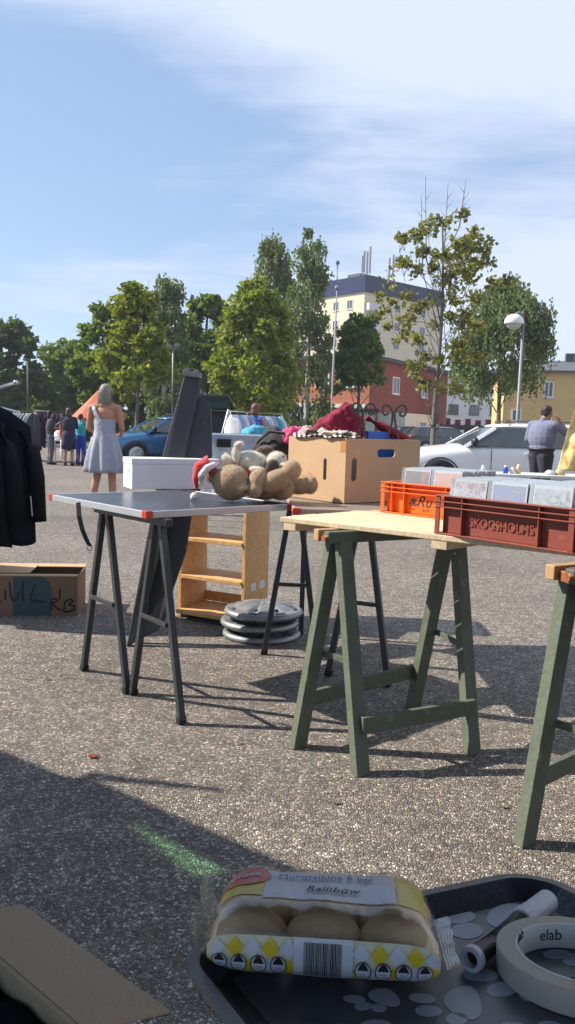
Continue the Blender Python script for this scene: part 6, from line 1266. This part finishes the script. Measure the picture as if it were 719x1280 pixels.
# ================================================================= cars
def car(name, label, loc, yaw, paint, L=4.55, Wd=1.76, Hh=1.42, wagon=True, tailgate=False, rails=True, group=None, suv=0.0):
    """nose along +x of the car before turning; loc is the ground point under its middle"""
    t = thing(name, label, 'car', loc, group); c_, s_ = math.cos(yaw), math.sin(yaw); Lo = Vector(loc)
    W = lambda x, y, z: Lo + Vector((x*c_-y*s_, x*s_+y*c_, z))
    zb = .24+suv; belt = .92+suv*.9; hL = L/2
    # lower body: stations (x, half width, top z, bottom z)
    st = [(-hL,.62,.86,.42),(-hL+.06,.74,.94,.32),(-hL+.30,.84,.98,.27),(-hL+.9,.88,.96,.24),(-.6,.88,.945,.22),(.3,.88,.93,.22),(.95,.88,.915,.22),(hL-.95,.86,.865,.24),(hL-.35,.80,.78,.27),(hL-.10,.70,.70,.30),(hL,.58,.58,.40)]
    rings = []
    for x, w_, zt_, zl in st:
        w_ *= Wd/1.76; zt_ += suv; zl += suv*.8
        prof = [(-w_*.90,zl),(-w_*.99,zl+.12),(-w_,(zl+zt_)/2),(-w_*.985,zt_-.12),(-w_*.93,zt_-.02),(-w_*.60,zt_+.015),(0,zt_+.03),(w_*.60,zt_+.015),(w_*.93,zt_-.02),(w_*.985,zt_-.12),(w_,(zl+zt_)/2),(w_*.99,zl+.12),(w_*.90,zl)]
        rings.append([W(x, y, z) for y, z in prof])
    b = MB(); b.loft(rings); b.build('body', paint, t, smooth=True, sub=1)
    # greenhouse: glass shell and painted roof with pillars
    wz = Wd/1.76; zr = Hh; xf0, xf1, xr1, xr0 = 1.00, .42, -hL+.42 if wagon else -hL+1.1, -hL+.10 if wagon else -hL+.75
    def gp(x, f, side):   # point on the side glass: f 0 belt .. 1 roof
        w0 = .845*wz; w1 = .64*wz; y = side*(w0+(w1-w0)*f); z = belt-.01+(zr-.06-belt)*f; return W(x, y, z)
    def xs_(f, q): # q 0 front .. 1 rear along the roof taper
        a = xf0+(xf1-xf0)*f; e = xr0+(xr1-xr0)*f; return a+(e-a)*q
    b = MB(); 
    rg = []
    for f in (0, .5, 1.0):
        ring = []
        for q in (0,.33,.66,1.0): ring.append(gp(xs_(f,q), f, 1))
        for q in (1.0,.66,.33,0): ring.append(gp(xs_(f,q), f, -1))
        rg.append(ring)
    b.loft(rg, cap=False); b.build('windows', CARG, t)
    b = MB()    # roof
    rr_ = []
    for x, k_ in ((xf1+.03,.0),(xf1-.35,.035),(-.7,.05),(xr1+.35,.03),(xr1-.02,.0)):
        rr_.append([W(x, y*wz, z) for y, z in ((-.655,zr-.075),(-.62,zr-.035+k_*.6),(-.40,zr-.01+k_),(0,zr+k_),(.40,zr-.01+k_),(.62,zr-.035+k_*.6),(.655,zr-.075),(0,zr-.09))])
    b.loft(rr_); b.build('roof', paint, t, smooth=True, sub=1)
    for side in (-1, 1):     # pillars
        for q0_, q1_, w_ in ((0,0,.075),(.43,.43,.085),(.74,.74,.08),(1.0,1.0,.16)):
            b = MB(); p0 = gp(xs_(0,q0_), 0, side); p1 = gp(xs_(1,q1_), 1, side); out = (W(0,side,0)-W(0,0,0))*.012; b.bar(p0+out-ZV*.03, p1+out, w_, .03, side=W(1,0,0)-W(0,0,0)); b.build('pillar', paint, t, bevel=.008)
        b = MB(); 
        for x in (.52,-.42,-1.28): b.bar(W(x,side*.884*wz,.35+suv), W(x,side*.872*wz,belt-.05), .008, .01, side=W(1,0,0)-W(0,0,0))
        b.build('door_gap', M_('black seam', (.01,.01,.01), .7), t)
        for x in (-.28,-1.15):
            b = MB(); b.bar(W(x,side*.90*wz,belt-.13), W(x+.2,side*.90*wz,belt-.13), .035, .03, side=ZV); b.build('door_handle', paint, t, bevel=.008)
        b = MB(); b.ell(W(.86,side*1.0*wz,belt+.06), (.07,.10,.085)); b.bar(W(.84,side*.84*wz,belt), W(.86,side*.95*wz,belt+.03), .05,.03); b.build('wing_mirror', M_('dark trim', (.02,.021,.023), .45), t, remesh=.012)
        for x in (hL-.85, -hL+.82):
            cw = W(x, side*.80*wz, .315); ax = W(0,side,0)-W(0,0,0)
            b = MB(); b.lathe(cw-ax*.10, [(.30,0),(.318,.02),(.32,.17),(.30,.195),(.20,.198)], 36, axis=ax); wh_ = b.build('wheel', M_('tyre rubber', (.018,.018,.02), .8), t, smooth=True)
            b = MB(); b.lathe(cw-ax*.10, [(.21,.185),(.20,.203),(.12,.196),(.05,.21),(.0,.212)], 36, axis=ax); b.build('rim', M_('alloy', (.45,.46,.48), .3, metal=.8), wh_, smooth=True)
            b = MB(); b.lathe(cw-ax*.16, [(.368,.0),(.368,.232),(.345,.236),(.34,.0)], 36, axis=ax); b.build('wheel_arch', M_('dark trim', (.02,.021,.023), .45), t, smooth=True)
        b = MB(); b.obox(W(hL-.30,side*.50*wz-.12,.60+suv), (W(1,0,0)-W(0,0,0))*.26, (W(0,1,0)-W(0,0,0))*.24, ZV*.12); b.build('headlight', M_('lamp glass', (.5,.52,.55), .1, spec=.8), t, bevel=.03)
        b = MB(); b.obox(W(-hL-.005,side*.66*wz-.08,.70+suv), (W(1,0,0)-W(0,0,0))*.16, (W(0,1,0)-W(0,0,0))*.16, ZV*.22); b.build('tail_light', M_('red lamp glass', (.35,.01,.01), .15, spec=.8), t, bevel=.02)
        if rails:
            b = MB(); pts = [W(xf1-.25,side*.60*wz,zr-.02)] + [W(x,side*.60*wz,zr+.075) for x in (xf1-.40,-.3,-1.0,xr1+.35)] + [W(xr1+.2,side*.60*wz,zr-.02)]; b.tube(pts, .014, 8); b.build('roof_rail', M_('rail grey', (.12,.12,.13), .4), t, smooth=True)
    if tailgate:
        h0 = W(xr1+.02, 0, zr-.02); back = W(-1,0,0)-W(0,0,0); sd_ = W(0,1,0)-W(0,0,0); up_ = (back*.92+ZV*.30).normalized(); nrm = (ZV*.92-back*.30).normalized()
        b = MB(); b.obox(h0-sd_*.60, sd_*1.20, up_*.14, nrm*.04); b.obox(h0-sd_*.62+up_*.55, sd_*1.24, up_*.42, nrm*.05); b.obox(h0-sd_*.62+up_*.141, sd_*.10, up_*.408, nrm*.04); b.obox(h0+sd_*.52+up_*.141, sd_*.10, up_*.408, nrm*.04); tg = b.build('tailgate', paint, t, bevel=.02)
        b = MB(); b.obox(h0-sd_*.52+up_*.142+nrm*.012, sd_*1.04, up_*.406, nrm*.01); b.build('rear_window', M_('green tinted glass', (.05,.16,.12), .08, spec=.8), tg)
        for side in (-1,1): b = MB(); b.tube([W(-hL+.30,side*.60,belt+.05), h0+sd_*side*.56+up_*.5], .012, 8); b.build('gas_strut', M_('dark trim', (.02,.021,.023), .45), t)
        b = MB(); b.obox(W(-hL-.02,-.58,.62), (W(1,0,0)-W(0,0,0))*.04, sd_*1.16, ZV*.02); b.build('boot_sill', M_('dark trim', (.02,.021,.023), .45), t)
    b = MB(); b.obox(W(hL-.06,-.26,.42+suv), (W(1,0,0)-W(0,0,0))*.065, (W(0,1,0)-W(0,0,0))*.52, ZV*.11); b.build('number_plate', M_('white pole', (.7,.7,.7), .4), t)
    return t
CARG = M_('car window glass', (.04,.05,.055), .05, spec=1.0, var=.35, vscale=1.5)
WHT = M_('white car paint', (.80,.80,.80), .25, coat=.6, var=.02); BLU = M_('metallic blue paint', (.035,.15,.33), .28, metal=.35, coat=.8, var=.03); DGR = M_('dark green car paint', (.018,.035,.035), .25, metal=.2, coat=.8)
yc = 14.4; xw = Q(572,567,yc).x; rz = Q(640,529,yc).z
car('parked_car', 'white estate car with roof rails parked behind the man', (xw+1.15, yc+.95, 0), math.pi, WHT, Hh=rz-.02)
yb2 = 21.0; xb = Q(165,547,yb2).x
car('parked_car', 'metallic blue estate car parked behind the woman in the dress', (xb+.95, yb2+.9, 0), math.pi+R(28), BLU, Hh=Q(200,520,yb2).z-.02, L=4.3)
yo = 19.0; xo = Q(272,520,yo).x
car('parked_car', 'dark car with raised tailgate behind the upright dark board', (xo, yo+2.0, 0), R(84), DGR, Hh=1.50, tailgate=True, rails=False)
for i, (px, Y, yaw, M, lab) in enumerate(((533,46,.2,'dark far paint','distant dark car in front of the red building'),(556,44,.1,'grey far paint','distant grey car beside the trunk of the sparse maple'),(600,48,3.0,'silver far paint','distant silver car under the carport'))):
    q = Q(px, 550, Y); car('parked_car', lab, (q.x, Y, 0), yaw, M_(M, ((.02,.022,.03),(.12,.13,.14),(.35,.36,.38))[i], .3, coat=.5), L=4.2, rails=False, group='cars parked in the far row')
# ================================================================= a little summer haze
hm = bpy.data.materials.new('haze'); hm.use_nodes = True; tt = hm.node_tree; tt.nodes.clear(); oo = tt.nodes.new('ShaderNodeOutputMaterial'); pvn = tt.nodes.new('ShaderNodeVolumePrincipled')
pvn.inputs['Color'].default_value = (.85,.90,1,1); pvn.inputs['Density'].default_value = .0007; pvn.inputs['Anisotropy'].default_value = .2; tt.links.new(pvn.outputs[0], oo.inputs['Volume'])
b = MB(); b.box(-90, 90, -8, 185, -1.0, 32); tag(b.build('haze', hm), kind='stuff')
